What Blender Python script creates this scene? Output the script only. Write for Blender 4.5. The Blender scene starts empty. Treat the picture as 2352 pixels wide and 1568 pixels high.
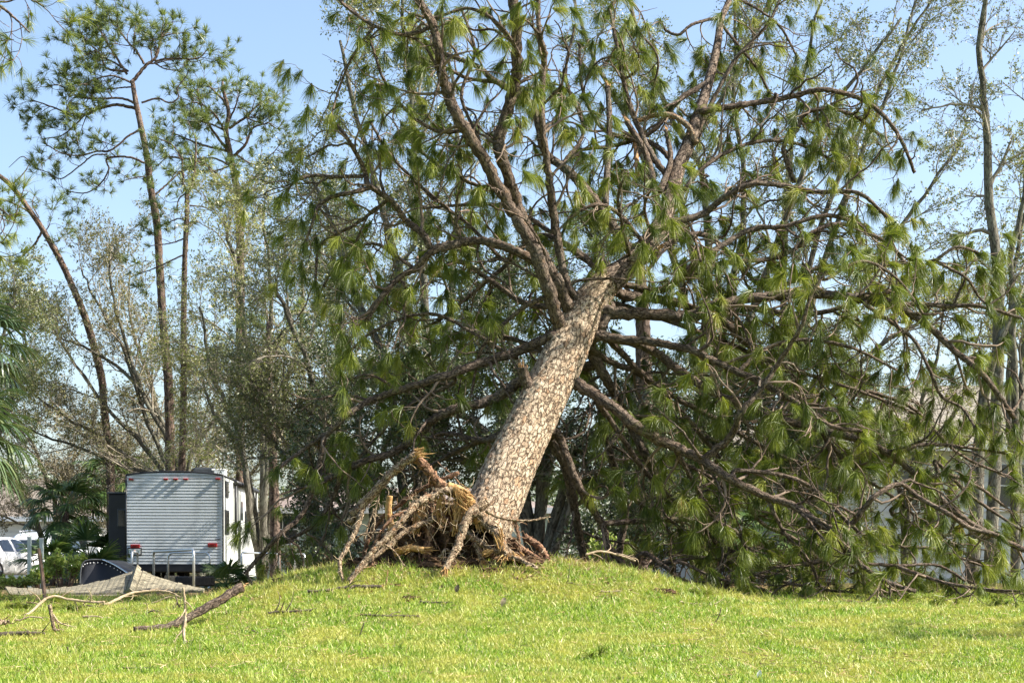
import bpy, math, numpy as np
from mathutils import Vector, Matrix
# ---------------------------------------------------------------- camera, sky, sun
sc = bpy.context.scene
F = 3920.0                      # focal length in pixels of a 2352 px wide picture
CAMZ = 1.0
cam_d = bpy.data.cameras.new('camera'); cam = bpy.data.objects.new('camera', cam_d)
sc.collection.objects.link(cam); sc.camera = cam
cam.location = (0, 0, CAMZ); cam.rotation_euler = (math.radians(90), 0, 0)
cam_d.sensor_width = 36; cam_d.lens = 36 * F / 2352
cam_d.shift_y = (1300 - 784) / 2352
cam_d.clip_start = 0.1; cam_d.clip_end = 5000

SUN = Vector((0.74, -0.035, 0.66)).normalized()
w = bpy.data.worlds.new('World'); sc.world = w; w.use_nodes = True
nt = w.node_tree; bg = nt.nodes['Background']
sky = nt.nodes.new('ShaderNodeTexSky'); sky.sky_type = 'NISHITA'; sky.sun_disc = False
sky.sun_elevation = math.asin(SUN.z); sky.sun_rotation = math.atan2(SUN.x, SUN.y)
sky.air_density = 1.0; sky.dust_density = 2.2; sky.ozone_density = 1.6
nt.links.new(sky.outputs[0], bg.inputs[0]); bg.inputs[1].default_value = 0.11
ld = bpy.data.lights.new('sun', 'SUN'); ld.energy = 5.0; ld.angle = math.radians(0.55); ld.color = (1, 0.94, 0.84)
lo = bpy.data.objects.new('sun', ld); sc.collection.objects.link(lo)
lo.rotation_euler = SUN.to_track_quat('Z', 'Y').to_euler(); lo.location = (30, 0, 30)
sc.view_settings.view_transform = 'Standard'; sc.view_settings.look = 'None'
sc.view_settings.exposure = 1.38; sc.view_settings.gamma = 1
cy = sc.cycles
cy.max_bounces = 6; cy.diffuse_bounces = 3; cy.glossy_bounces = 2; cy.transmission_bounces = 3; cy.transparent_max_bounces = 4

rng = np.random.default_rng(11)
C = sc.collection
def W(px, py, Y):               # a point of the place seen at px,py when it stands Y metres out
    return np.array([(px - 1176) / F * Y, Y, CAMZ + (1300 - py) / F * Y])
def nrm(v): return v / (np.linalg.norm(v, axis=-1, keepdims=True) + 1e-9)
def sstep(a, b, x):
    t = np.clip((x - a) / (b - a), 0, 1); return t * t * (3 - 2 * t)
def lump(x, y, s, seed=0):      # cheap smooth noise -1..1
    o = 0
    for k in range(4):
        a = 1.7 * k + seed * 2.3; q = s * (1.6 ** k)
        o = o + np.sin(x * q * math.cos(a) + y * q * math.sin(a) + a * 3.1) * np.cos(y * q * math.cos(a + 1) - x * q * math.sin(a + 1) + a) / (1.5 ** k)
    return o / 2.0
def gz(x, y):
    x = np.asarray(x, float); y = np.asarray(y, float)
    b = (0.60 - 0.09 * (1 - sstep(-4.6, -1.6, x))) * sstep(12.0, 22.5, y)
    wl = np.where(x < -0.5, 2.62, 2.55)
    m = 0.49 * np.exp(-(np.abs(x + 0.5) / wl) ** 3.4) * np.exp(-(np.abs(y - 21.0) / 2.1) ** 2.2)
    near = 1 - sstep(26, 34, y)
    n = 0.035 * lump(x, y, 1.3) * near + 0.06 * lump(x, y, 4.1, 2) * near * (0.25 + m)
    return b + m + n - 0.12 * sstep(6, 9, np.abs(x)) * (1 - sstep(18, 23, y))
def gY(px, py):
    """distance at which the line of sight meets the ground"""
    Y = np.linspace(12, 34, 1400); h = CAMZ + (1300 - py) / F * Y - gz((px - 1176) / F * Y, Y); i = np.where(h <= 0)[0]
    return float(Y[i[0]]) if len(i) else None

# ---------------------------------------------------------------- materials
def mat(name, col, rough=0.8, spec=0.3, metal=0.0):
    m = bpy.data.materials.new(name); m.use_nodes = True
    b = m.node_tree.nodes['Principled BSDF']
    b.inputs['Base Color'].default_value = (*col, 1); b.inputs['Roughness'].default_value = rough
    b.inputs['Specular IOR Level'].default_value = spec; b.inputs['Metallic'].default_value = metal
    return m
def N(m, t, **k):
    n = m.node_tree.nodes.new(t)
    for a, v in k.items():
        if hasattr(n, a): setattr(n, a, v)
        else: n.inputs[a.replace('_', ' ')].default_value = v
    return n
def LK(m, a, b): m.node_tree.links.new(a, b)
def ramp(m, src, stops):
    r = N(m, 'ShaderNodeValToRGB'); e = r.color_ramp.elements
    while len(e) < len(stops): e.new(0.5)
    for i, (p, c) in enumerate(stops):
        e[i].position = p; e[i].color = (*c, 1)
    LK(m, src, r.inputs[0]); return r.outputs[0]
def mixc(m, fac, a, b, bt='MIX'):
    x = N(m, 'ShaderNodeMix', data_type='RGBA', blend_type=bt)
    for s, v in ((0, fac), (6, a), (7, b)):
        if hasattr(v, 'links'): LK(m, v, x.inputs[s])
        else: x.inputs[s].default_value = v if s == 0 else (*v, 1)
    return x.outputs[2]
def noisy(name, stops, scale=3, rough=0.85, spec=0.2, bump=0.0, coord='Object', detail=5, bscale=None, stretch=None):
    m = mat(name, stops[0][1], rough, spec); b = m.node_tree.nodes['Principled BSDF']
    tc = N(m, 'ShaderNodeTexCoord'); src = tc.outputs[coord]
    if stretch:
        mp = N(m, 'ShaderNodeMapping'); mp.inputs['Scale'].default_value = stretch; LK(m, src, mp.inputs[0]); src = mp.outputs[0]
    n = N(m, 'ShaderNodeTexNoise', Scale=scale, Detail=detail); LK(m, src, n.inputs['Vector'])
    LK(m, ramp(m, n.outputs[0], stops), b.inputs['Base Color'])
    if bump:
        n2 = N(m, 'ShaderNodeTexNoise', Scale=bscale or scale * 5, Detail=6); LK(m, src, n2.inputs['Vector'])
        bp = N(m, 'ShaderNodeBump', Strength=bump, Distance=0.02); LK(m, n2.outputs[0], bp.inputs['Height']); LK(m, bp.outputs[0], b.inputs['Normal'])
    return m
def bark(name, plate_lo, plate_hi, tint, crack, sc_around, sc_along, cw=0.06, bd=0.02, mossy=0, warp=0.8):
    """scaly bark in the straightened space of each limb (attribute bk)"""
    m = mat(name, plate_lo, 0.85, 0.15); b = m.node_tree.nodes['Principled BSDF']
    at = N(m, 'ShaderNodeAttribute', attribute_name='bk')
    mp = N(m, 'ShaderNodeMapping'); mp.inputs['Scale'].default_value = (sc_around, sc_around, sc_along); LK(m, at.outputs['Vector'], mp.inputs[0])
    wn = N(m, 'ShaderNodeTexNoise', Scale=0.8, Detail=6, Roughness=0.65); LK(m, mp.outputs[0], wn.inputs['Vector'])
    ad = N(m, 'ShaderNodeMixRGB', blend_type='LINEAR_LIGHT'); ad.inputs[0].default_value = warp
    LK(m, mp.outputs[0], ad.inputs[1]); LK(m, wn.outputs[1], ad.inputs[2])
    v = N(m, 'ShaderNodeTexVoronoi', feature='DISTANCE_TO_EDGE', Scale=1.0); LK(m, ad.outputs[0], v.inputs['Vector'])
    v2 = N(m, 'ShaderNodeTexVoronoi', feature='F1', Scale=1.0); LK(m, ad.outputs[0], v2.inputs['Vector'])
    sep = N(m, 'ShaderNodeSeparateColor'); LK(m, v2.outputs['Color'], sep.inputs[0])
    pc = ramp(m, sep.outputs[0], [(0, plate_lo), (0.55, plate_hi), (0.8, plate_hi), (1, tint)])
    fn = N(m, 'ShaderNodeTexNoise', Scale=6.0, Detail=6); LK(m, mp.outputs[0], fn.inputs['Vector'])
    pc2 = mixc(m, 0.5, pc, ramp(m, fn.outputs[0], [(0.3, (0.35, 0.33, 0.31)), (0.6, (1, 1, 1))]), 'MULTIPLY')
    on = N(m, 'ShaderNodeTexNoise', Scale=1.6, Detail=3); LK(m, mp.outputs[0], on.inputs['Vector'])
    om = N(m, 'ShaderNodeMapRange'); om.inputs['From Min'].default_value = 0.38; om.inputs['From Max'].default_value = 0.62; om.inputs['To Min'].default_value = cw * 0.45; om.inputs['To Max'].default_value = cw * 2.4; LK(m, on.outputs[0], om.inputs[0])
    ck = N(m, 'ShaderNodeMath', operation='DIVIDE', use_clamp=True); LK(m, v.outputs['Distance'], ck.inputs[0]); LK(m, om.outputs[0], ck.inputs[1])
    col = mixc(m, ck.outputs[0], crack, pc2)
    if mossy:
        mn = N(m, 'ShaderNodeTexNoise', Scale=2.2, Detail=5); LK(m, at.outputs['Vector'], mn.inputs['Vector'])
        mr = N(m, 'ShaderNodeMapRange'); mr.inputs['From Min'].default_value = 0.5; mr.inputs['From Max'].default_value = 0.7; mr.inputs['To Max'].default_value = mossy
        LK(m, mn.outputs[0], mr.inputs[0]); col = mixc(m, mr.outputs[0], col, (0.30, 0.31, 0.24))
    LK(m, col, b.inputs['Base Color'])
    h = N(m, 'ShaderNodeMath', operation='MULTIPLY_ADD'); LK(m, sep.outputs[1], h.inputs[0]); h.inputs[1].default_value = 0.7
    h2 = N(m, 'ShaderNodeMath', operation='MULTIPLY_ADD'); LK(m, ck.outputs[0], h2.inputs[0]); h2.inputs[1].default_value = 1.0; LK(m, fn.outputs[0], h2.inputs[2])
    LK(m, h2.outputs[0], h.inputs[2])
    bp = N(m, 'ShaderNodeBump', Strength=1.0, Distance=bd); LK(m, h.outputs[0], bp.inputs['Height']); LK(m, bp.outputs[0], b.inputs['Normal'])
    return m
def foliage(name, stops, trans=0.35, rough=0.45, spec=0.4, dead=None, patch=None, attr=None):
    """leaves or needles: every island its own tone"""
    m = mat(name, stops[0][1], rough, spec); b = m.node_tree.nodes['Principled BSDF']; out = m.node_tree.nodes['Material Output']
    g = N(m, 'ShaderNodeNewGeometry'); src = g.outputs['Random Per Island']
    if attr:
        a = N(m, 'ShaderNodeAttribute', attribute_name='tv')
        mm = N(m, 'ShaderNodeMath', operation='MULTIPLY_ADD'); LK(m, a.outputs['Fac'], mm.inputs[0]); mm.inputs[1].default_value = attr
        m2 = N(m, 'ShaderNodeMath', operation='MULTIPLY'); LK(m, src, m2.inputs[0]); m2.inputs[1].default_value = 1 - attr
        LK(m, m2.outputs[0], mm.inputs[2]); src = mm.outputs[0]
    col = ramp(m, src, stops)
    if patch:
        tc = N(m, 'ShaderNodeTexCoord'); n = N(m, 'ShaderNodeTexNoise', Scale=patch[0], Detail=4); LK(m, tc.outputs['Object'], n.inputs['Vector'])
        r = N(m, 'ShaderNodeMapRange'); r.inputs['From Min'].default_value = 0.42; r.inputs['From Max'].default_value = 0.62; LK(m, n.outputs[0], r.inputs[0])
        col = mixc(m, r.outputs[0], col, mixc(m, 0.75, col, patch[1]))
    LK(m, col, b.inputs['Base Color'])
    tr = N(m, 'ShaderNodeBsdfTranslucent'); tcx = mixc(m, 0.6, col, (1.0, 1.0, 0.35), 'MULTIPLY'); LK(m, tcx, tr.inputs[0])
    mx = N(m, 'ShaderNodeMixShader'); mx.inputs[0].default_value = trans
    LK(m, b.outputs[0], mx.inputs[1]); LK(m, tr.outputs[0], mx.inputs[2]); LK(m, mx.outputs[0], out.inputs[0])
    return m
M = {}
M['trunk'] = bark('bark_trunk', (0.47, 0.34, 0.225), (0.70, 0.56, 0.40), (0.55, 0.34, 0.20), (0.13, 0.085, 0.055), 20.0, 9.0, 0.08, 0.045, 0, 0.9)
M['limb'] = bark('bark_limb', (0.11, 0.08, 0.06), (0.22, 0.165, 0.125), (0.17, 0.11, 0.07), (0.04, 0.028, 0.022), 34.0, 14.0, 0.08, 0.015, 0.15, 1.0)
M['twig'] = noisy('bark_twig', [(0.3, (0.09, 0.065, 0.05)), (0.7, (0.24, 0.18, 0.13))], 6, 0.9)
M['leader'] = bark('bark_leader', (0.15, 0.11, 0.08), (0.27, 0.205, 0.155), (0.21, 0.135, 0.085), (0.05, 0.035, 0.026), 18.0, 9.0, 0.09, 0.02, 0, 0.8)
M['root'] = bark('bark_root', (0.34, 0.24, 0.155), (0.56, 0.43, 0.29), (0.42, 0.23, 0.12), (0.09, 0.055, 0.035), 40.0, 22.0, 0.10, 0.016, 0, 1.0)
M['redroot'] = bark('bark_root_red', (0.25, 0.13, 0.08), (0.40, 0.235, 0.145), (0.32, 0.15, 0.08), (0.07, 0.04, 0.025), 34.0, 9.0, 0.08, 0.014, 0, 1.0)
M['splinter'] = noisy('torn_wood', [(0.3, (0.20, 0.09, 0.035)), (0.5, (0.42, 0.25, 0.10)), (0.75, (0.62, 0.44, 0.20))], 5, 0.8, 0.2, 0.6, stretch=(5, 5, 1), bscale=16)
M['cut'] = noisy('fresh_break', [(0.3, (0.30, 0.14, 0.06)), (0.7, (0.50, 0.32, 0.16))], 40, 0.8)
M['soil'] = noisy('root_soil', [(0.35, (0.035, 0.022, 0.014)), (0.55, (0.10, 0.062, 0.036)), (0.75, (0.22, 0.14, 0.08))], 9, 0.95, 0.05, 0.9, bscale=40)
M['needle'] = foliage('pine_needles', [(0, (0.050, 0.078, 0.010)), (0.4, (0.125, 0.165, 0.020)), (0.75, (0.22, 0.26, 0.034)), (0.92, (0.33, 0.34, 0.06)), (0.965, (0.34, 0.33, 0.07)), (1, (0.45, 0.25, 0.08))], 0.36, 0.42, 0.35, attr=0.75)
M['needle2'] = foliage('pine_needles_dark', [(0, (0.07, 0.10, 0.03)), (0.5, (0.15, 0.20, 0.06)), (1, (0.28, 0.33, 0.11))], 0.4, 0.4, 0.5, attr=0.5)
M['pbark'] = bark('bark_pine', (0.14, 0.10, 0.08), (0.23, 0.17, 0.135), (0.20, 0.12, 0.08), (0.05, 0.035, 0.028), 16.0, 5.0, 0.07, 0.02, 0, 1.0)
M['obark'] = bark('bark_oak', (0.11, 0.10, 0.075), (0.19, 0.175, 0.14), (0.15, 0.15, 0.10), (0.05, 0.042, 0.035), 18.0, 5.0, 0.06, 0.012, 0.4, 1.0)
M['otwig'] = noisy('oak_twig', [(0.3, (0.13, 0.11, 0.085)), (0.7, (0.32, 0.285, 0.23))], 3, 0.9)
M['palewig'] = noisy('pale_twig', [(0.3, (0.19, 0.16, 0.12)), (0.7, (0.42, 0.37, 0.29))], 3, 0.9)  # pale twigs of the farther trees, lightened further for distance haze
M['leafE'] = foliage('haze_tinted_leaves', [(0, (0.10, 0.105, 0.045)), (0.6, (0.19, 0.19, 0.08)), (1, (0.33, 0.31, 0.15))], 0.35, 0.5, 0.3)  # distance haze put into the leaf colour of the far trees
M['leafA'] = foliage('oak_leaves', [(0, (0.08, 0.105, 0.035)), (0.6, (0.16, 0.19, 0.065)), (1, (0.32, 0.32, 0.14))], 0.3, 0.42, 0.5)
M['leafB'] = foliage('pale_leaves', [(0, (0.14, 0.17, 0.05)), (0.6, (0.26, 0.29, 0.09)), (1, (0.42, 0.41, 0.17))], 0.35, 0.42, 0.5)
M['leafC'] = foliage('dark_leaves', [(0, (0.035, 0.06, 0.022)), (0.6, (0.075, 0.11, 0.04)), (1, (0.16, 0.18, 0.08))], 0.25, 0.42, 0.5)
M['leafD'] = foliage('brown_leaves', [(0, (0.09, 0.075, 0.04)), (0.6, (0.17, 0.15, 0.08)), (1, (0.30, 0.26, 0.16))], 0.2, 0.6, 0.3)
M['bushleaf'] = foliage('bush_leaves', [(0, (0.16, 0.24, 0.05)), (0.6, (0.30, 0.40, 0.09)), (1, (0.50, 0.55, 0.18))], 0.35, 0.35, 0.5)
M['frond'] = foliage('palm_fronds', [(0, (0.05, 0.09, 0.04)), (0.6, (0.10, 0.155, 0.06)), (1, (0.20, 0.24, 0.11))], 0.25, 0.3, 0.6)
M['frond2'] = foliage('palmetto_fronds', [(0, (0.04, 0.08, 0.025)), (0.6, (0.08, 0.14, 0.04)), (1, (0.17, 0.22, 0.07))], 0.25, 0.35, 0.5)
M['grass'] = foliage('grass_blades', [(0, (0.09, 0.17, 0.018)), (0.35, (0.215, 0.35, 0.034)), (0.7, (0.35, 0.47, 0.07)), (0.87, (0.50, 0.55, 0.15)), (0.93, (0.60, 0.50, 0.27)), (1, (0.70, 0.60, 0.38))], 0.38, 0.45, 0.4, patch=(1.6, (0.50, 0.47, 0.13)))
M['straw'] = foliage('pine_straw', [(0, (0.20, 0.12, 0.06)), (0.6, (0.38, 0.25, 0.13)), (1, (0.55, 0.42, 0.25))], 0.1, 0.7, 0.2)
def ground_mat():
    m = mat('lawn_soil', (0.12, 0.14, 0.04), 0.95, 0.05); b = m.node_tree.nodes['Principled BSDF']
    tc = N(m, 'ShaderNodeTexCoord')
    n = N(m, 'ShaderNodeTexNoise', Scale=7.0, Detail=8); LK(m, tc.outputs['Object'], n.inputs['Vector'])
    g = ramp(m, n.outputs[0], [(0.3, (0.09, 0.13, 0.025)), (0.5, (0.18, 0.23, 0.05)), (0.7, (0.30, 0.31, 0.09))])
    n2 = N(m, 'ShaderNodeTexNoise', Scale=1.2, Detail=6); LK(m, tc.outputs['Object'], n2.inputs['Vector'])
    r = N(m, 'ShaderNodeMapRange'); r.inputs['From Min'].default_value = 0.55; r.inputs['From Max'].default_value = 0.68; LK(m, n2.outputs[0], r.inputs[0])
    a = N(m, 'ShaderNodeAttribute', attribute_name='bare')
    mx = N(m, 'ShaderNodeMath', operation='MAXIMUM'); LK(m, a.outputs['Fac'], mx.inputs[1])
    ml = N(m, 'ShaderNodeMath', operation='MULTIPLY'); ml.inputs[1].default_value = 0.5; LK(m, r.outputs[0], ml.inputs[0]); LK(m, ml.outputs[0], mx.inputs[0])
    n3 = N(m, 'ShaderNodeTexNoise', Scale=22.0, Detail=8); LK(m, tc.outputs['Object'], n3.inputs['Vector'])
    s = ramp(m, n3.outputs[0], [(0.3, (0.035, 0.025, 0.015)), (0.55, (0.12, 0.085, 0.05)), (0.75, (0.28, 0.21, 0.13))])
    LK(m, mixc(m, mx.outputs[0], g, s), b.inputs['Base Color'])
    bp = N(m, 'ShaderNodeBump', Strength=0.8, Distance=0.04); LK(m, n3.outputs[0], bp.inputs['Height']); LK(m, bp.outputs[0], b.inputs['Normal'])
    return m
M['ground'] = ground_mat()
M['galv'] = mat('galvanised_steel', (0.62, 0.64, 0.64), 0.38, 0.5, 0.75)
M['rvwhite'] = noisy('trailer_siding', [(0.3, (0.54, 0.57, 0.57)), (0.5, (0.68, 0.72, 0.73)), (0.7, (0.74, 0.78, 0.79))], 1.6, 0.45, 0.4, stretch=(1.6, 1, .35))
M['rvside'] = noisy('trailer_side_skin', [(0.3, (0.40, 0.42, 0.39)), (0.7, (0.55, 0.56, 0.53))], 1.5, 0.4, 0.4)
M['black'] = noisy('black_panel', [(0.3, (0.012, 0.013, 0.016)), (0.7, (0.024, 0.025, 0.03))], 2, 0.45, 0.4)
M['rubber'] = noisy('rubber', [(0.3, (0.02, 0.02, 0.02)), (0.7, (0.05, 0.045, 0.04))], 8, 0.85, 0.2)
M['darkmetal'] = mat('dark_metal', (0.06, 0.065, 0.07), 0.5, 0.4, 0.3)
M['glass'] = mat('dark_glass', (0.015, 0.02, 0.025), 0.06, 0.8)
M['red'] = mat('red_lens', (0.27, 0.010, 0.012), 0.25, 0.5)
M['plate'] = mat('plate_white', (0.72, 0.74, 0.72), 0.4)
M['green'] = mat('plate_green', (0.03, 0.14, 0.08), 0.5)
M['orange'] = mat('plate_orange', (0.75, 0.25, 0.05), 0.5)
M['white'] = mat('white_trim', (0.78, 0.79, 0.78), 0.5)
M['carwhite'] = mat('white_car_paint', (0.80, 0.80, 0.79), 0.22, 0.6)
M['carsilver'] = mat('pale_car_paint', (0.66, 0.70, 0.72), 0.22, 0.6)
M['chrome'] = mat('chrome', (0.75, 0.76, 0.78), 0.18, 0.6, 1.0)
M['postgrey'] = noisy('painted_post', [(0.3, (0.42, 0.50, 0.47)), (0.7, (0.56, 0.63, 0.60))], 3, 0.6)
M['wood'] = noisy('weathered_boards', [(0.32, (0.09, 0.08, 0.06)), (0.5, (0.20, 0.18, 0.13)), (0.7, (0.34, 0.30, 0.21))], 3.5, 0.9, 0.1, 0.6, stretch=(1.5, 6, 6), bscale=14)
M['stake'] = noisy('stake_wood', [(0.3, (0.13, 0.08, 0.055)), (0.7, (0.27, 0.18, 0.13))], 12, 0.9)
M['deadwood'] = noisy('dead_stick', [(0.3, (0.22, 0.16, 0.10)), (0.7, (0.48, 0.38, 0.26))], 14, 0.9, 0.1, 0.5)
M['darkwood'] = noisy('dark_stick', [(0.3, (0.07, 0.055, 0.04)), (0.7, (0.17, 0.14, 0.10))], 16, 0.9, 0.1, 0.6)
M['wallblue'] = noisy('pale_stucco', [(0.3, (0.55, 0.60, 0.62)), (0.7, (0.66, 0.70, 0.71))], 1.0, 0.8, 0.2)
M['wallgreen'] = noisy('green_grey_siding', [(0.3, (0.38, 0.47, 0.42)), (0.7, (0.50, 0.58, 0.52))], 1.0, 0.7, 0.2)
M['wallwhite'] = noisy('white_stucco', [(0.3, (0.62, 0.63, 0.62)), (0.7, (0.72, 0.73, 0.71))], 1.0, 0.8, 0.2)
M['dcloth'] = noisy('door_dark', [(0.3, (0.03, 0.03, 0.03)), (0.7, (0.07, 0.06, 0.05))], 3, 0.7)
def shingle(name, a, b_):
    m = mat(name, a, 0.95, 0.1); b = m.node_tree.nodes['Principled BSDF']
    tc = N(m, 'ShaderNodeTexCoord'); mp = N(m, 'ShaderNodeMapping'); LK(m, tc.outputs['UV'], mp.inputs[0])
    br = N(m, 'ShaderNodeTexBrick', Scale=1.0, Mortar_Size=0.012, Brick_Width=0.33, Row_Height=0.16, Color1=(*a, 1), Color2=(*b_, 1), Mortar=(a[0] * .35, a[1] * .35, a[2] * .35, 1))
    LK(m, mp.outputs[0], br.inputs['Vector'])
    n = N(m, 'ShaderNodeTexNoise', Scale=2.0, Detail=6); LK(m, tc.outputs['Object'], n.inputs['Vector'])
    LK(m, mixc(m, 0.6, br.outputs[0], ramp(m, n.outputs[0], [(0.3, (0.55, 0.53, 0.5)), (0.65, (1, 1, 1))]), 'MULTIPLY'), b.inputs['Base Color'])
    return m
M['roofR'] = shingle('grey_brown_shingles', (0.24, 0.215, 0.18), (0.32, 0.29, 0.245))
M['roofL'] = shingle('tan_shingles', (0.20, 0.17, 0.14), (0.28, 0.245, 0.21))
M['roofM'] = shingle('pinkish_shingles', (0.26, 0.21, 0.19), (0.34, 0.28, 0.25))

# ---------------------------------------------------------------- mesh helpers
OFF = {}
class Geo:
    def __init__(s): s.v = []; s.f = {3: [], 4: []}; s.n = 0; s.bk = []; s.tv = []; s.uv = []
    def add(s, v, *faces, bk=None, tv=None):
        v = np.asarray(v, float).reshape(-1, 3); s.v.append(v)
        for f in faces:
            f = np.asarray(f, np.int64)
            if f.size: s.f[f.shape[1]].append(f + s.n)
        s.bk.append(v if bk is None else bk); s.tv.append(np.zeros(len(v)) if tv is None else tv); s.n += len(v)
        return s
    def build(s, name, m, parent=None, smooth=True, local=False, fol=False, bark=False, uvf=None, bevel=0):
        if not s.n: return None
        V = np.concatenate(s.v); off = np.zeros(3)
        if parent is not None and not local: off = OFF.get(parent.name, off)
        me = bpy.data.meshes.new(name); me.vertices.add(len(V)); me.vertices.foreach_set('co', (V - off).astype(np.float32).ravel())
        q = np.concatenate(s.f[4]) if s.f[4] else np.zeros((0, 4), int); t = np.concatenate(s.f[3]) if s.f[3] else np.zeros((0, 3), int)
        li = np.concatenate([q.ravel(), t.ravel()]).astype(np.int32)
        ls = np.concatenate([np.arange(len(q)) * 4, len(q) * 4 + np.arange(len(t)) * 3]).astype(np.int32)
        me.loops.add(len(li)); me.loops.foreach_set('vertex_index', li)
        me.polygons.add(len(ls)); me.polygons.foreach_set('loop_start', ls)
        me.polygons.foreach_set('use_smooth', np.full(len(ls), bool(smooth)))
        if bark:
            a = me.attributes.new('bk', 'FLOAT_VECTOR', 'POINT'); a.data.foreach_set('vector', np.concatenate(s.bk).astype(np.float32).ravel())
        if fol:
            a = me.attributes.new('tv', 'FLOAT', 'POINT'); a.data.foreach_set('value', np.concatenate(s.tv).astype(np.float32))
        if uvf is not None:
            u = me.uv_layers.new(name='UVMap'); uv = uvf(V[li]).astype(np.float32); u.data.foreach_set('uv', uv.ravel())
        me.update(calc_edges=True)
        if len(V) < 60000: me.validate()
        me.materials.append(m)
        o = bpy.data.objects.new(name, me); C.objects.link(o)
        if parent is not None: o.parent = parent; OFF[o.name] = off
        else: OFF[o.name] = off
        if bevel:
            b = o.modifiers.new('bevel', 'BEVEL'); b.width = bevel; b.segments = 2; b.limit_method = 'ANGLE'
        return o
def tag(o, label, cat=None, group=None, kind=None):
    o['label'] = label
    if cat: o['category'] = cat
    if group: o['group'] = group
    if kind: o['kind'] = kind
    return o
def thing(name, label, cat, loc=(0, 0, 0), rz=0, group=None):
    o = bpy.data.objects.new(name, None); C.objects.link(o); o.location = loc; o.rotation_euler = (0, 0, rz)
    o.empty_display_size = 0.2
    OFF[o.name] = np.array(loc, float); return tag(o, label, cat, group)

def tubes(g, P, R, sides=5, cap=True, rough=0.0):
    """P (N,K,3) paths, R (N,K) radii"""
    P = np.asarray(P, float); R = np.asarray(R, float)
    if P.ndim == 2: P = P[None]; R = R[None]
    n, K, _ = P.shape
    T = nrm(np.gradient(P, axis=1))
    mx = np.abs(T).max(axis=1); ax = np.argmin(mx, axis=1); ref = np.eye(3)[ax][:, None, :]
    U = nrm(np.cross(T, ref)); V = np.cross(T, U)
    a = np.arange(sides) / sides * 2 * math.pi
    rr = R[:, :, None] * np.ones((1, 1, sides))
    if rough: rr = rr * (1 + rough * rng.normal(size=rr.shape))
    X = P[:, :, None, :] + rr[..., None] * (np.cos(a)[None, None, :, None] * U[:, :, None, :] + np.sin(a)[None, None, :, None] * V[:, :, None, :])
    L = np.concatenate([np.zeros((n, 1)), np.cumsum(np.linalg.norm(np.diff(P, axis=1), axis=2), axis=1)], axis=1)
    o = rng.random((n, 3)) * 40
    bk = np.stack([rr * np.cos(a), rr * np.sin(a), np.repeat(L[:, :, None], sides, 2)], -1) + o[:, None, None, :]
    idx = np.arange(n * K * sides).reshape(n, K, sides)
    A = idx[:, :-1, :]; B = np.roll(A, -1, axis=2); D = idx[:, 1:, :]; E = np.roll(D, -1, axis=2)
    q = np.stack([A, B, E, D], -1).reshape(-1, 4)
    vs = X.reshape(-1, 3); bks = bk.reshape(-1, 3); tris = np.zeros((0, 3), int)
    if cap:
        ce = P[:, [0, -1], :].reshape(-1, 3); base = n * K * sides
        cb = np.concatenate([bk[:, 0].mean(1)[:, None], bk[:, -1].mean(1)[:, None]], 1).reshape(-1, 3)
        c0 = base + np.arange(n) * 2; c1 = c0 + 1
        r0 = idx[:, 0, :]; r1 = idx[:, -1, :]
        t0 = np.stack([np.repeat(c0[:, None], sides, 1), np.roll(r0, -1, 1), r0], -1).reshape(-1, 3)
        t1 = np.stack([np.repeat(c1[:, None], sides, 1), r1, np.roll(r1, -1, 1)], -1).reshape(-1, 3)
        vs = np.concatenate([vs, ce]); bks = np.concatenate([bks, cb]); tris = np.concatenate([t0, t1])
    g.add(vs, q, tris, bk=bks)
def smooth_path(pts, K):
    """Catmull-Rom through pts (rows of any width), K samples"""
    p = np.asarray(pts, float); p = np.vstack([2 * p[0] - p[1], p, 2 * p[-1] - p[-2]]); o = []
    m = len(p) - 3
    for t in np.linspace(0, m - 1e-6, K):
        i = int(t); u = t - i; a, b, c, d = p[i:i + 4]
        o.append(0.5 * (2 * b + (c - a) * u + (2 * a - 5 * b + 4 * c - d) * u * u + (3 * b - a - 3 * c + d) * u ** 3))
    return np.array(o)
def at_t(P, R, t, idx):
    K = P.shape[1]; f = np.clip(t, 0, 0.9999) * (K - 1); i = f.astype(int); u = (f - i)[:, None]
    b = P[idx, i] * (1 - u) + P[idx, i + 1] * u; tn = nrm(P[idx, i + 1] - P[idx, i]); r = R[idx, i] * (1 - u[:, 0]) + R[idx, i + 1] * u[:, 0]
    return b, tn, r
def grow(P, R, n, L, ang=(0.5, 1.1), up=0.0, t0=0.3, t1=1.0, K=6, wob=0.12, curv=0.5, rr=0.6, rmax=1.0, tl=0.4, bias=None, rmin=0.0015):
    idx = np.repeat(np.arange(len(P)), n); m = len(idx)
    t = t0 + (t1 - t0) * ((np.tile(np.arange(n), len(P)) + rng.random(m)) / n)
    b, tn, r = at_t(P, R, t, idx)
    rd = rng.normal(size=(m, 3))
    if bias is not None: rd = rd + np.asarray(bias)
    pp = nrm(rd - (rd * tn).sum(1, keepdims=True) * tn); a = rng.uniform(ang[0], ang[1], m)[:, None]
    d = tn * np.cos(a) + pp * np.sin(a); l = L * rng.uniform(0.55, 1.25, m) * (1 - tl * t)
    cv = rng.normal(size=(m, 3)) * curv / K
    Q = np.zeros((m, K, 3)); Q[:, 0] = b
    for k in range(1, K):
        d = nrm(d + wob * rng.normal(size=(m, 3)) + cv + np.array([0, 0, up / K])); Q[:, k] = Q[:, k - 1] + d * (l / (K - 1))[:, None]
    r0 = np.minimum(r * rr, rmax)
    S = np.maximum(r0[:, None] * np.linspace(1, 0.35, K)[None], rmin)
    return Q, S
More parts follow.
